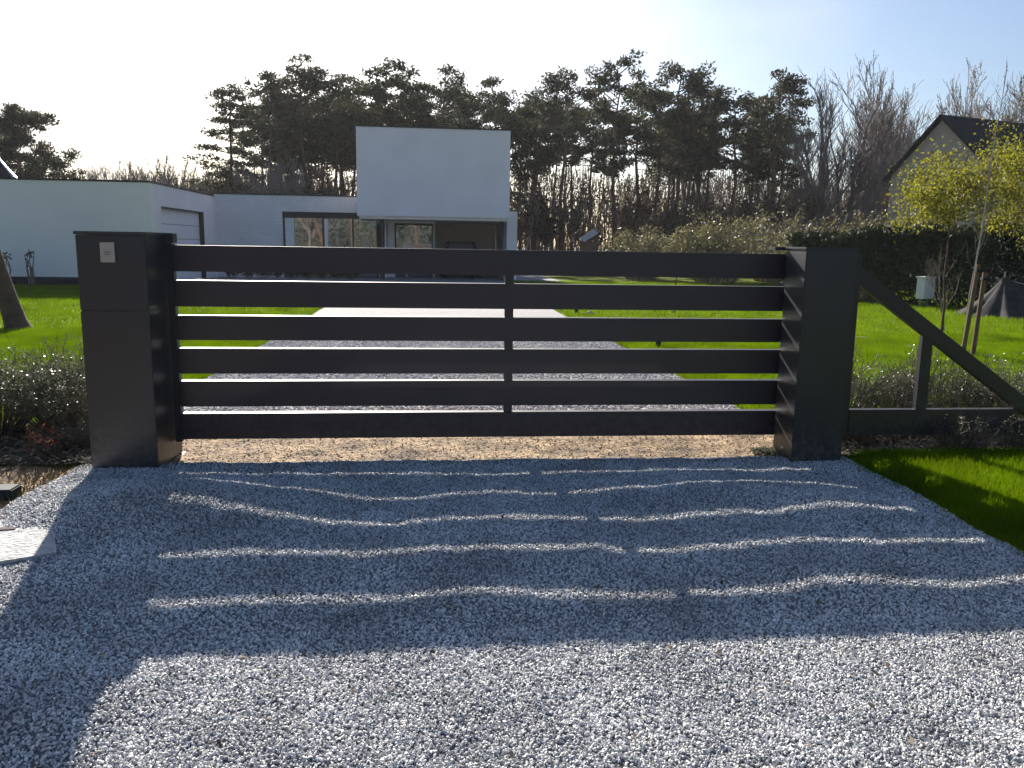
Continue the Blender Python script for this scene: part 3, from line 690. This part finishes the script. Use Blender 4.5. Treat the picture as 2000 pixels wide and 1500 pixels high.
SPECIAL = {0: 'broad rounded pine crown, highest on the left of the villa roof', 3: 'leaning tall pine whose top stands above the left corner of the villa',
           10: 'pine with wide flat crown just right of the villa', 12: 'tallest pine with a narrow spire top right of the villa',
           14: 'pine with layered pointed top, second spire right of the villa', 18: 'dark broad pine at the right end of the wood beside the bare trees'}
FL = {1: 'pine crown just right of the broad rounded one, over the brick wing', 2: 'pine rising directly left of the villa cube, behind its neighbours', 4: 'bushy pine top over the left third of the white cube roof',
      5: 'pine crown over the middle of the white cube roof', 6: 'thinner pine behind the middle of the white cube roof', 7: 'pine top over the right corner of the white cube roof', 8: 'lower pine in the notch right of the cube, set back',
      9: 'sloping pine crown at the gap just right of the white cube', 11: 'low pine filling the dip left of the tallest spire', 13: 'pine shoulder directly right of the tallest spire', 15: 'rounded pine right of the layered pointed one',
      16: 'medium pine between the rounded pine and the dark broad end pine', 17: 'rear pine half hidden by the dark broad end pine', 19: 'rear pine behind the layered conifer', 20: 'pine with leaning top between the layered conifer and the broad rounded crown',
      21: 'rear pine showing between the broad crown and the brick wing roof', 22: 'rear pine behind the cube roof, left of its middle', 23: 'rear pine between the two spires right of the villa'}
rng = random.Random(3)
for i, (x, y, hh, k) in enumerate(FRONT):
    put_tree('pine_tree', SPECIAL.get(i) or FL[i], 'tree', (x, y, -.05), PINES, k, hh / PH, rng.random() * 6.28, 'pines of the wood behind the villa', sxy=rng.uniform(.85, 1.1))
rb = random.Random(8); n = 0
while n < 46:
    x = rb.uniform(-21, 21.5); y = rb.uniform(67, 88)
    put_tree('pine_tree', 'thin pine trunk standing deeper in the wood behind the villa', 'tree', (x * y / 66, y, -.05), PINES, (0, 1, 3, 4)[rb.randrange(4)], (rb.uniform(11.0, 13.0) + (y - 66) * .14) / PH, rb.random() * 6.28, 'pines deep in the wood', sxy=rb.uniform(.7, 1.0)); n += 1
LAY = pine_mesh(21, 12.6, .12, 3.4, 56, tuft=200, ts=.26, lay=True)
put_tree('layered_conifer', 'conifer with shelf like horizontal branches at the left edge of the wood', 'tree', (-20.2, 60, -.05), [LAY], 0, 1, 1.0)
LFT = pine_mesh(22, 8.8, .25, 2.7, 60, tuft=420, ts=.24)
put_tree('pine_tree', 'round bushy pine behind the pyramid roof at the far left', 'tree', (-30.9, 52, -.05), [LFT], 0, 1.02, 0, sxy=.82)
put_tree('pine_tree', 'second bushy pine cut by the left edge behind the pyramid roof', 'tree', (-34.6, 54, -.05), [LFT], 0, .98, 2, sxy=1.1)
NR = pine_mesh(23, 13.5, .5, 2.6, 34, tuft=200, ts=.2)
put_tree('pine_tree', 'pine whose dark branch reaches in at the top right corner', 'tree', (24.7, 38, -.05), [NR], 0, 1.0, .4)

# ================================================================== BARE TREES
def bare_mesh(seed, H, spread=.5, levels=5, r0=.17, fork=.28, buds=0, upright=.4, budsize=.12, nb=(3, 4), lenf=.62, twmin=.010):
    rng = random.Random(seed); tr = MB(); cr_ = MB(); lf = MB(); tips = []
    def grow(p, d, L_, r, lv):
        n = 4 if lv < 2 else 3; pts = [p]; q = p; dd = d.copy()
        for k in range(n):
            dd = (dd + Vector((rng.gauss(0, .12), rng.gauss(0, .12), rng.gauss(.03, .08)))).normalized(); q = q + dd * L_ / n; pts.append(q)
        rs = [max(twmin, r * (1 - .45 * k / n)) for k in range(n + 1)]
        (tr if lv == 0 else cr_).path(pts, rs, 6 if lv < 1 else (4 if lv < 3 else 3))
        if lv >= levels: tips.append((pts[1], q)); return
        m = rng.randint(*nb)
        for j in range(m + (2 if lv == 0 else 0)):
            t = 1 if j == 0 else rng.uniform(.45 if lv == 0 else .25, 1); b = pts[min(n, int(t * n))]
            a = rng.random() * 6.28; side = Vector((math.cos(a), math.sin(a), 0))
            nd = (dd * (1.0 if j == 0 else .75) + side * (spread * (.45 if j == 0 else 1)) + Vector((0, 0, upright * .5))).normalized()
            grow(b, nd, L_ * lenf * rng.uniform(.75, 1.2), max(twmin, r * .55), lv + 1)
    grow(Vector((0, 0, 0)), Vector((0, 0, 1)), H * .36, r0, 0)
    top = max(max(v[2] for v in cr_.v), .1); k = H / top
    for b_ in (tr, cr_): b_.v = [(x * k, y * k, z * k) for x, y, z in b_.v]
    for i in range(buds):
        a, b = rng.choice(tips); lf.leaf(a.lerp(b, rng.random()) * k, budsize * rng.uniform(.5, 1.3), rng, 0, .6)
    return tr, cr_, lf
def bm_(seed, H, bark='barebark', leaf='buds', **kw):
    tr, c_, lf = bare_mesh(seed, H, **kw); o = [('trunk', tr.mesh('trunk', M[bark])), ('branches', c_.mesh('branches', M[bark]))]
    if lf.f: o.append(('foliage', lf.mesh('foliage', M[leaf])))
    return o
BARE = [bm_(31, 13, spread=.62, upright=.9, nb=(3, 5)), bm_(32, 13, spread=.65, upright=.6, nb=(3, 5), buds=500, budsize=.08), bm_(33, 13, spread=.36, upright=.8, nb=(3, 5), buds=6000, budsize=.09), bm_(34, 13, spread=.5, upright=.7, nb=(3, 5), buds=500, budsize=.08)]
BT = [(22.6, 62, 13.0, 0, 'wide bare tree with fanning grey branches right of the dark pine'), (24.4, 64, 13.2, 1, 'bare tree second from the right end of the pines'),
      (26.2, 60, 11.8, 0, 'bare rounded tree just left of the brick house'), (31.0, 66, 14.9, 2, 'tall narrow birch with brownish buds above the left roof slope of the brick house'),
      (28.7, 66, 11.8, 3, 'low bare tree behind the narrow birch'), (33.0, 62, 12.8, 3, 'bare tree rising behind the ridge of the brick house'), (35.0, 66, 15.8, 2, 'highest budding birch behind the dark roof'),
      (37.0, 64, 14.6, 3, 'thin bare tree right of the highest birch'), (38.6, 68, 15.8, 2, 'budding birch second from the right picture edge'), (40.6, 62, 13.8, 1, 'bare tree at the right picture edge behind the roof')]
for x, y, hh, k, lb in BT:
    put_tree('bare_tree', lb, 'tree', (x, y, -.05), BARE, k, hh * 1.1 / 13, x, 'bare spring trees right of the pines', sxy=1.0)
rl = random.Random(5)
for i in range(34):
    X = rl.uniform(22, 50); Y = rl.uniform(70, 90)
    put_tree('bare_tree', 'small bare tree in the hazy row behind the larger bare trees', 'tree', (X, Y, -.05), BARE, rl.randrange(4), rl.uniform(8.5, 14.5) * (1 if X > 32 else .8) / 13, X, 'small bare trees far right')
for i in range(40):
    X = rl.uniform(-36, -17); Y = rl.uniform(58, 72)
    put_tree('bare_tree', 'small bare tree in the thicket over the garage roof', 'tree', (X, Y, -.05), BARE, rl.randrange(4), rl.uniform(6.4, 8.6) / 13, X, 'small bare trees over the garage roof', sxy=1.25)
for i in range(22):
    X = -46 + i * 4.3 + rl.uniform(-1, 1); Y = rl.uniform(-34, -26)
    if i % 2: put_tree('pine_tree', 'pine across the road behind the viewer, seen only mirrored in the villa glass', 'tree', (X, Y, -.05), PINES, i % 6, rl.uniform(.8, 1.0), X, 'trees across the road')
    else: put_tree('bare_tree', 'bare tree across the road behind the viewer, seen only mirrored in the villa glass', 'tree', (X, Y, -.05), BARE, i % 4, rl.uniform(.7, .9), X, 'trees across the road')
# understory saplings under the pines
SAP = [bm_(41, 7, spread=.4, upright=.9, r0=.06, buds=1500, budsize=.22, leaf='drybrown', levels=4, twmin=.012), bm_(42, 7, spread=.55, upright=.6, r0=.05, buds=2000, budsize=.2, leaf='drybrown', levels=4, twmin=.012)]
for i in range(90):
    Y = rl.uniform(58, 84); X = rl.uniform(-21, 27) * Y / 66
    put_tree('sapling', 'young brownish tree in the undergrowth between the pine trunks', 'tree', (X, Y, -.05), SAP, i % 2, rl.uniform(3.6, 6.8) / 7, X, 'saplings under the pines', sxy=1.2)
# far woodland belt: one mass nobody could count
mb = MB(); rf_ = random.Random(77)
for i in range(95000):
    X = rf_.uniform(-110, 120); Y = rf_.uniform(92, 112); t = noise.noise(Vector((X * .12, 0, 3))) + .5 * noise.noise(Vector((X * .7, 1, 3))); hh = (10.2 + 2.4 * t) * (1 - .5 * sstep(-30, -42, X)) * (1 - .15 * sstep(30, 45, X))
    z = hh * rf_.random() ** .85
    if i % 3 == 0:      # upright twiggy stem
        L_ = rf_.uniform(.8, 2.4); q = Vector((X, Y, max(0, z - L_ * .6))); e = Vector((rf_.gauss(0, .18), 0, 1)) * L_; wd_ = rf_.uniform(.02, .06)
        mb.quad(q - Vector((wd_, 0, 0)), q + Vector((wd_, 0, 0)), q + e + Vector((wd_ * .4, 0, 0)), q + e - Vector((wd_ * .4, 0, 0)))
    else: mb.leaf((X, Y, z), rf_.uniform(.2, .62), rf_, 0, .4)
for i in range(900):
    X = rf_.uniform(-110, 120); Y = rf_.uniform(90, 112); mb.tube((X, Y, -.05), (X + rf_.gauss(0, .5), Y, rf_.uniform(6, 10)), .09, .03, 3)
fw_ = mb.part('far_woodland', M['thicket']); tagit(fw_, 'brown leafless woodland closing the view behind the pines', 'woodland', kind='stuff')

# ================================================================== BUSHES AND HEDGE BEHIND THE RIGHT LAWN
bs = meshes_of(*shrub_mesh(51, 2.3, 3.0, 150, 7500, .13, twr=.014), M['barebark'], M['olive'])
bs2 = meshes_of(*shrub_mesh(52, 2.0, 3.0, 170, 4200, .12, twr=.016), M['barebark'], M['olive'])
for x, y, s_, k, lb in ((6.3, 41, .92, 0, 'pale olive bush, leftmost of those behind the right part of the gate'), (9.3, 38, 1.12, 0, 'largest rounded olive bush behind the right part of the gate'),
                        (12.9, 41, 1.30, 1, 'tall twiggy brownish bush left of the dark hedge'), (11.9, 35, .9, 0, 'low olive bush at the left end of the dark hedge'), (15.4, 38, 1.2, 1, 'twiggy brown bush rising behind the hedge'), (18.6, 41, 1.25, 1, 'twiggy bush behind the hedge beside the brick house')):
    put_shrub('garden_bush', lb, 'bush', (x, y, 0), (bs, bs2)[k], sc=s_, rz=x, group='bushes behind the right lawn')
def hedge(name, label, p0, p1, wd, h0, h1, n, mat, seed):
    p0 = Vector(p0); p1 = Vector(p1); d = p1 - p0; nn = Vector((-d.y, d.x, 0)).normalized(); rng = random.Random(seed)
    t = thing(name, label, 'hedge', p0)
    lf = MB(); tw = MB()
    for i in range(n):
        s_ = rng.random(); hh = (h0 + (h1 - h0) * s_) * (1 + .13 * noise.noise(Vector((s_ * d.length * .8, seed, 0))) + .06 * noise.noise(Vector((s_ * d.length * 3, seed, 4))))
        z = hh * rng.random() ** .7; b = wd * .5 * (1 + .25 * noise.noise(Vector((s_ * d.length, z, seed)))) * (1 - .4 * (z / hh) ** 3)
        o_ = b * (1 if rng.random() < .5 else -1) * rng.random() ** .35
        if rng.random() < .2: z = hh * rng.uniform(.93, 1.03); o_ = b * rng.uniform(-1, 1)
        lf.leaf(d * s_ + nn * o_ + Vector((0, 0, z)), rng.uniform(.08, .2) * (3 if h0 > 5 else 1), rng, 0, .5)
    for i in range(int(d.length * 4)):
        s_ = rng.random(); tw.tube(d * s_, d * s_ + Vector((rng.gauss(0, .2), rng.gauss(0, .2), (h0 + (h1 - h0) * s_) * .9)), .03, .012, 4)
    lf.part('foliage', mat, t); tw.part('stems', M['twig'], t)
    return t
hedge('conifer_hedge', 'long dark green conifer hedge along the far side of the right lawn', (9.8, 28.6, 0), (13.6, 22.9, 0), 1.7, 2.0, 2.35, 26000, M['conifer'], 4)
hedge('conifer_hedge', 'dark hedge section behind the draped net at the right edge', (13.7, 22.8, 0), (19.5, 21.2, 0), 1.6, 2.2, 2.3, 20000, M['conifer'], 9)
dg = meshes_of(*shrub_mesh(58, .7, .75, 60, 700, .06, twr=.008), M['twig'], M['olive'])
for x, y, s_, lb in ((9.9, 25.3, 1.0, 'dry pale shrub at the hedge foot beside the right gate post'), (10.9, 24.9, .8, 'smaller dry shrub between the gate post and the grey cabinet')):
    put_shrub('dry_shrub', lb, 'shrub', (x, y, 0), dg, sc=s_, rz=x, group='dry shrubs at the hedge foot')

hedge('evergreen_hedge', 'tall evergreen screen across the road behind the viewer, mirrored in the villa glass', (-48, -38, 0), (48, -38, 0), 2.5, 6.5, 7.0, 26000, M['tallgreen'], 12)
# utility cabinet
t = thing('utility_cabinet', 'pale grey utility cabinet on legs in front of the dark hedge', 'cabinet', (11.58, 23.2, 0), math.radians(28))
MB().box(-.21, .21, -.13, .13, .28, .86).part('body', M['cabinet'], t, bevel=.01)
MB().box(-.24, .24, -.16, .16, .862, .90).part('lid', M['cabinet'], t, bevel=.008)
MB().box(-.195, .195, -.142, -.132, .31, .83).part('door', M['cabinet'], t, bevel=.003)
for sx in (-.17, .13):
    MB().box(sx, sx + .04, -.03, .03, 0, .279).part('leg', M['steeldark'], t)

# draped net
t = thing('draped_net', 'dark net draped like a tent over a heap beside the staked tree', 'net', (12.35, 20.8, 0), 0)
mb = MB(); rng = random.Random(6); na, nr = 64, 10; i0_ = 0
for r_ in range(nr + 1):
    s_ = r_ / nr
    for k in range(na):
        a = 2 * math.pi * k / na; fold = (1 + .16 * math.sin(a * 9 + 1) * s_ + .08 * math.sin(a * 17) * s_)
        R = (.06 + 1.15 * s_ ** 1.15) * fold; z = .98 * (1 - s_) ** 1.25 + .03 * math.sin(a * 9) * s_ * (1 - s_)
        mb.v.append((R * math.cos(a) * (1.5 if math.cos(a) > 0 else .75), R * math.sin(a), max(0.01, z + (.22 * s_ * (1 - s_) * 2 if math.cos(a) > .5 else 0))))
for r_ in range(nr):
    for k in range(na):
        q = r_ * na; mb.f.append((q + k, q + (k + 1) % na, q + na + (k + 1) % na, q + na + k))
mb.f.append(tuple(range(na)))
mb.part('sheet', M['tarp'], t, smooth=True)
mb = MB(); mb.tube((.0, 0, .95), (1.3, .1, .62), .015, .012, 5); mb.tube((0, 0, .98), (0, 0, 1.12), .02, .02, 5); mb.part('ridge_pole', M['steel'], t)

# ================================================================== YOUNG TREES ON THE RIGHT LAWN
def fol_tree(seed, z0, z1, R, n, leaf, lsize, trunk_r, bark, shape):
    rng = random.Random(seed); tr = MB(); br = MB(); lf = MB()
    pts = [Vector((rng.gauss(0, .015) * k, rng.gauss(0, .015) * k, z1 * .8 * k / 6)) for k in range(7)]
    tr.path(pts, [trunk_r * (1 - .11 * k) for k in range(7)], 7)
    cl = []
    for k in range(shape[0]):
        zz = rng.uniform(z0 * .85, z1 * .72); p = pts[0].lerp(pts[6], min(1, zz / (z1 * .8))); a = rng.random() * 6.28; L_ = R * rng.uniform(.5, 1.0)
        q = p + Vector((math.cos(a) * L_, math.sin(a) * L_, L_ * rng.uniform(.35, .9))); q.z = min(q.z, z1)
        m = p.lerp(q, .5) + Vector((0, 0, -.05)); br.path([p, m, q], [trunk_r * .4, trunk_r * .28, .004], 5)
        for j in range(4):
            e_ = m.lerp(q, rng.random()) + Vector((rng.gauss(0, .2), rng.gauss(0, .2), rng.gauss(.05, .16))); br.tube(m.lerp(q, rng.random() * .7), e_, .006, .003, 3); cl.append(e_)
    for i in range(n):
        c_ = rng.choice(cl); v = Vector((rng.gauss(0, 1), rng.gauss(0, 1), rng.gauss(0, .7))) * shape[1]
        lf.leaf(c_ + v, lsize * rng.uniform(.6, 1.3), rng, 0, .8)
    return [('trunk', tr.mesh('trunk', M[bark])), ('branches', br.mesh('branches', M['bark'])), ('leaves', lf.mesh('leaves', M[leaf]))]
put_tree('maple_tree', 'young maple with bright yellow green leaves and dark forking branches on the right lawn', 'tree', (8.12, 15.5, 0), [fol_tree(61, 2.3, 4.15, 1.15, 9500, 'yleaf', .05, .026, 'bark', (20, .17))], 0, 1, 0.3)
put_tree('maple_tree', 'second yellow green young maple, cut by the right picture edge', 'tree', (10.75, 17.2, 0), [fol_tree(62, 2.3, 4.3, 1.1, 8500, 'yleaf', .052, .028, 'bark', (18, .17))], 0, 1, 1.3)
# birch with two stakes
rng = random.Random(63); tr = MB(); br = MB(); lf = MB()
bp_ = [Vector((-.0 + .01 * math.sin(k * 1.7) - .012 * k * 0 + .022 * k * (1 if k > 2 else .4) - .05, .01 * math.cos(k), 4.3 * k / 9)) for k in range(10)]
tr.path(bp_, [.017 - .0015 * k for k in range(10)], 6)
for k in range(34):
    f_ = rng.uniform(2.6, 8.6); a_ = bp_[int(f_)].lerp(bp_[int(f_) + 1], f_ % 1); an = rng.random() * 6.28; L_ = rng.uniform(.25, .75) * (1.2 - f_ / 12)
    q_ = a_ + Vector((math.cos(an) * L_ * .35, math.sin(an) * L_ * .35, L_)); m_ = a_.lerp(q_, .5) + Vector((math.cos(an), math.sin(an), 0)) * .04; br.path([a_, m_, q_], [.004, .003, .0015], 3)
    for jj in range(3):
        b_ = m_.lerp(q_, rng.random()); br.tube(b_, b_ + Vector((rng.gauss(0, .06), rng.gauss(0, .06), .14)), .0018, .001, 3)
        if rng.random() < .5: lf.leaf(b_, .03, rng)
bt = [('trunk', tr.mesh('birch_trunk', M['whitebark'])), ('branches', br.mesh('birch_twigs', M['barebark'])), ('leaves', lf.mesh('birch_leaves', M['buds']))]
put_tree('young_birch', 'thin white stemmed young birch tied between two wooden stakes', 'tree', (7.02, 12.62, 0), [bt], 0, 1, 0)
for k, (dx, lean, hh, lb) in enumerate(((-.085, .11, 1.42, 'taller brown wooden stake leaning at the left of the young birch'), (.075, .06, 1.3, 'second brown wooden stake at the right of the young birch'))):
    s_ = thing('tree_stake', lb, 'stake', (7.02 + dx, 12.55, 0), 0, 'stakes of the young birch')
    mb = MB(); mb.path([(0, 0, -.02), (lean * .5, .01, hh * .5), (lean, .02, hh)], [.036, .034, .032], 9); mb.f.append(tuple(range(9 * 2, 27))); mb.part('pole', M['stake'], s_)
    MB().box(lean - .045, lean + .045, -.03, .05, hh - .12, hh - .08).part('tie_band', M['rubber'], s_)
sp = bm_(64, 2.1, spread=.55, upright=.7, levels=4, r0=.016, buds=200, budsize=.03, twmin=.0028, lenf=.6)
put_tree('bare_sapling', 'small bare twiggy sapling between the cabinet and the staked birch', 'tree', (8.55, 16.2, 0), [sp], 0, .85, 0)

# thin stake and garden lamps on the lawn right of the drive
s_ = tuv('lawn_stake', 'thin dark rod standing in the lawn right of the driveway', 'stake', 5.95, 19.6)
MB().tube((5.95, 19.6, -.02), (5.97, 19.6, 1.02), .016, .014, 7, True).part('rod', M['rubber'], s_)
MB().tube((5.95, 19.6, .0), (5.95, 19.6, .06), .06, .05, 8, True).part('foot', M['rubber'], s_)
for u, v, lb in ((3.44, 19.1, 'black bollard lamp farther away at the right edge of the driveway'), (3.66, 12.82, 'nearer black bollard lamp at the right edge of the driveway')):
    s_ = tuv('bollard_lamp', lb, 'lamp', u, v, group='bollard lamps along the driveway')
    MB().tube((u, v, -.01), (u, v, .34), .045, .045, 14, True).part('post', M['rubber'], s_)
    MB().tube((u, v, .345), (u, v, .39), .038, .038, 14, True).part('lens', M['curtain'], s_)
    MB().tube((u, v, .395), (u, v, .43), .05, .046, 14, True).part('hood', M['rubber'], s_)

def rock(name, label, loc, sx, sy, sz, seed, mat='stone'):
    bm = bmesh.new(); bmesh.ops.create_icosphere(bm, subdivisions=3, radius=1)
    for v in bm.verts:
        k = 1 + .35 * noise.noise(v.co * 1.3 + Vector((seed, 0, 0))) + .12 * noise.noise(v.co * 4 + Vector((seed, 0, 0)))
        v.co = Vector((v.co.x * sx * k, v.co.y * sy * k, v.co.z * sz * k))
    me = bpy.data.meshes.new(name); bm.to_mesh(me); bm.free(); me.materials.append(M[mat]); o = bpy.data.objects.new(name, me); COL.objects.link(o); o.location = loc
    return tagit(o, label, 'stone')
rock('stone', 'small pale stone by the far bollard lamp', W(3.75, 19.0, .03), .1, .08, .06, 1)
rock('stone', 'flat sandy stone in the lawn beside the right gate post', W(7.75, 14.2, .02), .22, .12, .035, 2, 'sand')
rock('stone', 'bright white pebble on the sand by the foot of the left gate post', W(-1.72, 7.05, .03), .055, .03, .02, 3, 'whitestuff')

# ================================================================== LEFT TREE TRUNK
t = thing('leaning_tree', 'dark leaning tree trunk at the left picture edge on the lawn', 'tree', (-8.62, 14.2, 0))
mb = MB(); mb.path([(0.02, 0, -.05), (-.02, 0, .12), (-.12, 0, .5), (-.30, 0, 1.2), (-.72, .1, 2.6), (-1.3, .2, 4.2), (-1.6, .3, 6.2)], [.26, .19, .16, .145, .13, .10, .04], 12); mb.part('trunk', M['bark'], t, smooth=True)
rng = random.Random(2); mb = MB()
for k in range(14):
    z = rng.uniform(3.2, 6); p = Vector((-.8 - (z - 3) * .25, .2, z)); a = rng.random() * 6.28; q = p + Vector((math.cos(a), math.sin(a), .9)) * rng.uniform(.5, 1.3); mb.path([p, p.lerp(q, .5), q], [.03, .02, .008], 4)
    for j in range(5):
        b = p.lerp(q, rng.random()); mb.tube(b, b + Vector((rng.gauss(0, .3), rng.gauss(0, .3), .3)), .008, .003, 3)
mb.part('branches', M['bark'], t)

# ================================================================== SHRUBS BESIDE THE POSTS
def near_shrub(seed, r, hgt, ntw, nleaf, ls, lm_='shrubleaf', twr=.0035):
    return meshes_of(*shrub_mesh(seed, r, hgt, ntw, nleaf, ls, twr=twr), M['twig'], M[lm_])
LS = [near_shrub(71, .50, .64, 230, 5600, .018), near_shrub(72, .42, .68, 150, 2300, .018), near_shrub(73, .36, .48, 120, 700, .018)]
for u, v, s_, k, lb in ((-2.92, 6.85, 1.12, 0, 'dense twiggy shrub with small shiny leaves directly left of the left gate post'), (-3.55, 6.9, 1.22, 0, 'dense shiny leaved shrub at the left picture edge'),
                        (-3.2, 7.4, 1.15, 1, 'looser shrub with upright shoots behind the two dense ones'), (-4.3, 6.9, 1.1, 0, 'shrub just outside the left picture edge'), (-2.66, 6.35, .6, 2, 'small half bare shrub at the foot of the left gate post')):
    put_shrub('leafy_shrub', lb, 'shrub', W(u, v, .03), LS[k], sc=s_, rz=u * 3, group='shrubs left of the gate')
RS = (((3.35, 6.75, .9, 1, 'loose shrub close to the right gate post'), (3.75, 7.0, 1.15, 1, 'tallest of the loose shrubs right of the gate, left of the tail strut'), (4.15, 6.8, 1.0, 1, 'loose shrub just right of the tail strut'),
       (4.6, 7.0, 1.15, 1, 'loose shrub below the lower end of the slanting brace'), (5.1, 6.8, 1.1, 0, 'dense shrub at the right picture edge'), (3.55, 6.45, .8, 2, 'bare twiggy shrub in front of the tail rail near the post'),
       (4.2, 5.95, .78, 2, 'bare twiggy shrub in front of the tail rail at its middle'), (4.75, 5.9, .85, 2, 'bare twiggy shrub in front of the end of the tail rail'), (5.4, 6.1, .9, 2, 'bare twiggy shrub at the right edge of the bed')))
for u, v, s_, k, lb in RS:
    put_shrub('loose_shrub', lb, 'shrub', W(u, v, .03), LS[k], sc=s_, rz=u * 5, group='shrubs right of the gate')
rd = near_shrub(75, .16, .26, 26, 160, .03, 'redtwig')
put_shrub('red_leaved_plant', 'small plant with red brown withered leaves at the foot of the left shrubs', 'plant', W(-2.78, 6.1, .03), rd)
wd = near_shrub(76, .12, .07, 30, 240, .03, 'shrubleaf')
put_shrub('weed_tuft', 'small dark weed tuft at the inner foot of the right gate post', 'plant', W(2.60, 5.98, .01), wd)
for nm, lb, u0, u1, v0, v1, dn in (('bed_litter_left', 'twigs and dry leaves covering the planting bed left of the gate', -5.2, -2.3, 5.9, 7.3, 1500), ('bed_litter_right', 'twigs and dry leaves covering the planting bed right of the gate', 3.06, 6.2, 5.9, 7.1, 900)):
    vs, fs = grid(u0, u1, v0, v1, 20, 12, bedh); o = uvmesh(nm, vs, fs, LIT, kind='stuff'); tagit(o, lb, 'litter'); scatter(o, LIT, dn, 'chip', .05, (.3, .2, 1), (1.3, .8, 1), seed=5, tilt=.7, lift=.02)

vs, fs = warped(1.6, 5.9, 40, 60, hgrav)
o = uvmesh('gravel_litter', vs, fs, LIT, kind='stuff'); tagit(o, 'few brown leaves and bits of dirt lying on the entrance gravel', 'litter')
setdens(o, lambda u, v: .06 + .9 * gs(u, v, 2.75, 5.35, .5, .22) + .5 * gs(u, v, -1.9, 5.2, .5, .4) + .3 * gs(u, v, -1.6, 4.3, .5, .3))
scatter(o, LIT, 260, 'chip', .022, (.4, .4, 1), (1.5, 1.5, 1), seed=12, tilt=.6, densattr=True, lift=.012)
# ================================================================== WHITE BOARD, DARK BLOCK
t = tuv('white_board', 'white board lying on the gravel at the left picture edge, partly in shade', 'board', -2.35, 4.3, .04)
c4 = [(-3.0, 4.45), (-2.16, 4.74), (-1.84, 4.06), (-2.72, 3.62)]
def prism(mb, pts, z0, z1):
    n_ = len(pts); i = len(mb.v); mb.v += [(x, y, z0) for x, y in pts] + [(x, y, z1) for x, y in pts]
    mb.f += [tuple(i + n_ - 1 - k for k in range(n_)), tuple(i + n_ + k for k in range(n_))] + [(i + k, i + (k + 1) % n_, i + n_ + (k + 1) % n_, i + n_ + k) for k in range(n_)]
mb = MB(); prism(mb, list(reversed(c4)), .046, .066); mb.part('top_sheet', M['slab'], t)
c5 = [(x * .99 + -.024, y * .99 + .043) for x, y in c4]
mb = MB(); prism(mb, list(reversed(c5)), .02, .0455); mb.part('underside', M['slabdark'], t)
for p0, p1, wd_ in (((-2.9, 4.45), (-2.28, 4.62), .014), ((-2.95, 4.28), (-2.20, 4.42), .02)):
    d = (Vector(p1) - Vector(p0)).normalized(); nn = Vector((-d.y, d.x)) * wd_; a, b = Vector(p0), Vector(p1)
    mb = MB(); prism(mb, [a - nn, b - nn, b + nn, a + nn], .0665, .071); mb.part('strap', M['slabdark'], t)
t = tuv('dark_block', 'dark green block lying on the verge behind the white board', 'block', -2.75, 5.2, 0)
MB().box(-3.3, -2.56, 5.12, 5.26, .0, .07).part('block', M['plinth'], t, bevel=.008)

# ================================================================== AIR
hz = MB(); hz.box(-255, 255, -20, 135, -1.1, 22.0)
hm = bpy.data.materials.new('haze_air'); hm.use_nodes = True; hn = hm.node_tree; hn.nodes.clear()
ho = hn.nodes.new('ShaderNodeOutputMaterial'); hv = hn.nodes.new('ShaderNodeVolumePrincipled'); hv.inputs['Color'].default_value = (.95, .95, 1, 1)
hv.inputs['Density'].default_value = .00022; hv.inputs['Anisotropy'].default_value = .3; hn.links.new(hv.outputs[0], ho.inputs['Volume'])
ha = hz.part('haze', hm); ha['kind'] = 'stuff'

for o in bpy.data.objects:
    if '_o' in o: del o['_o']
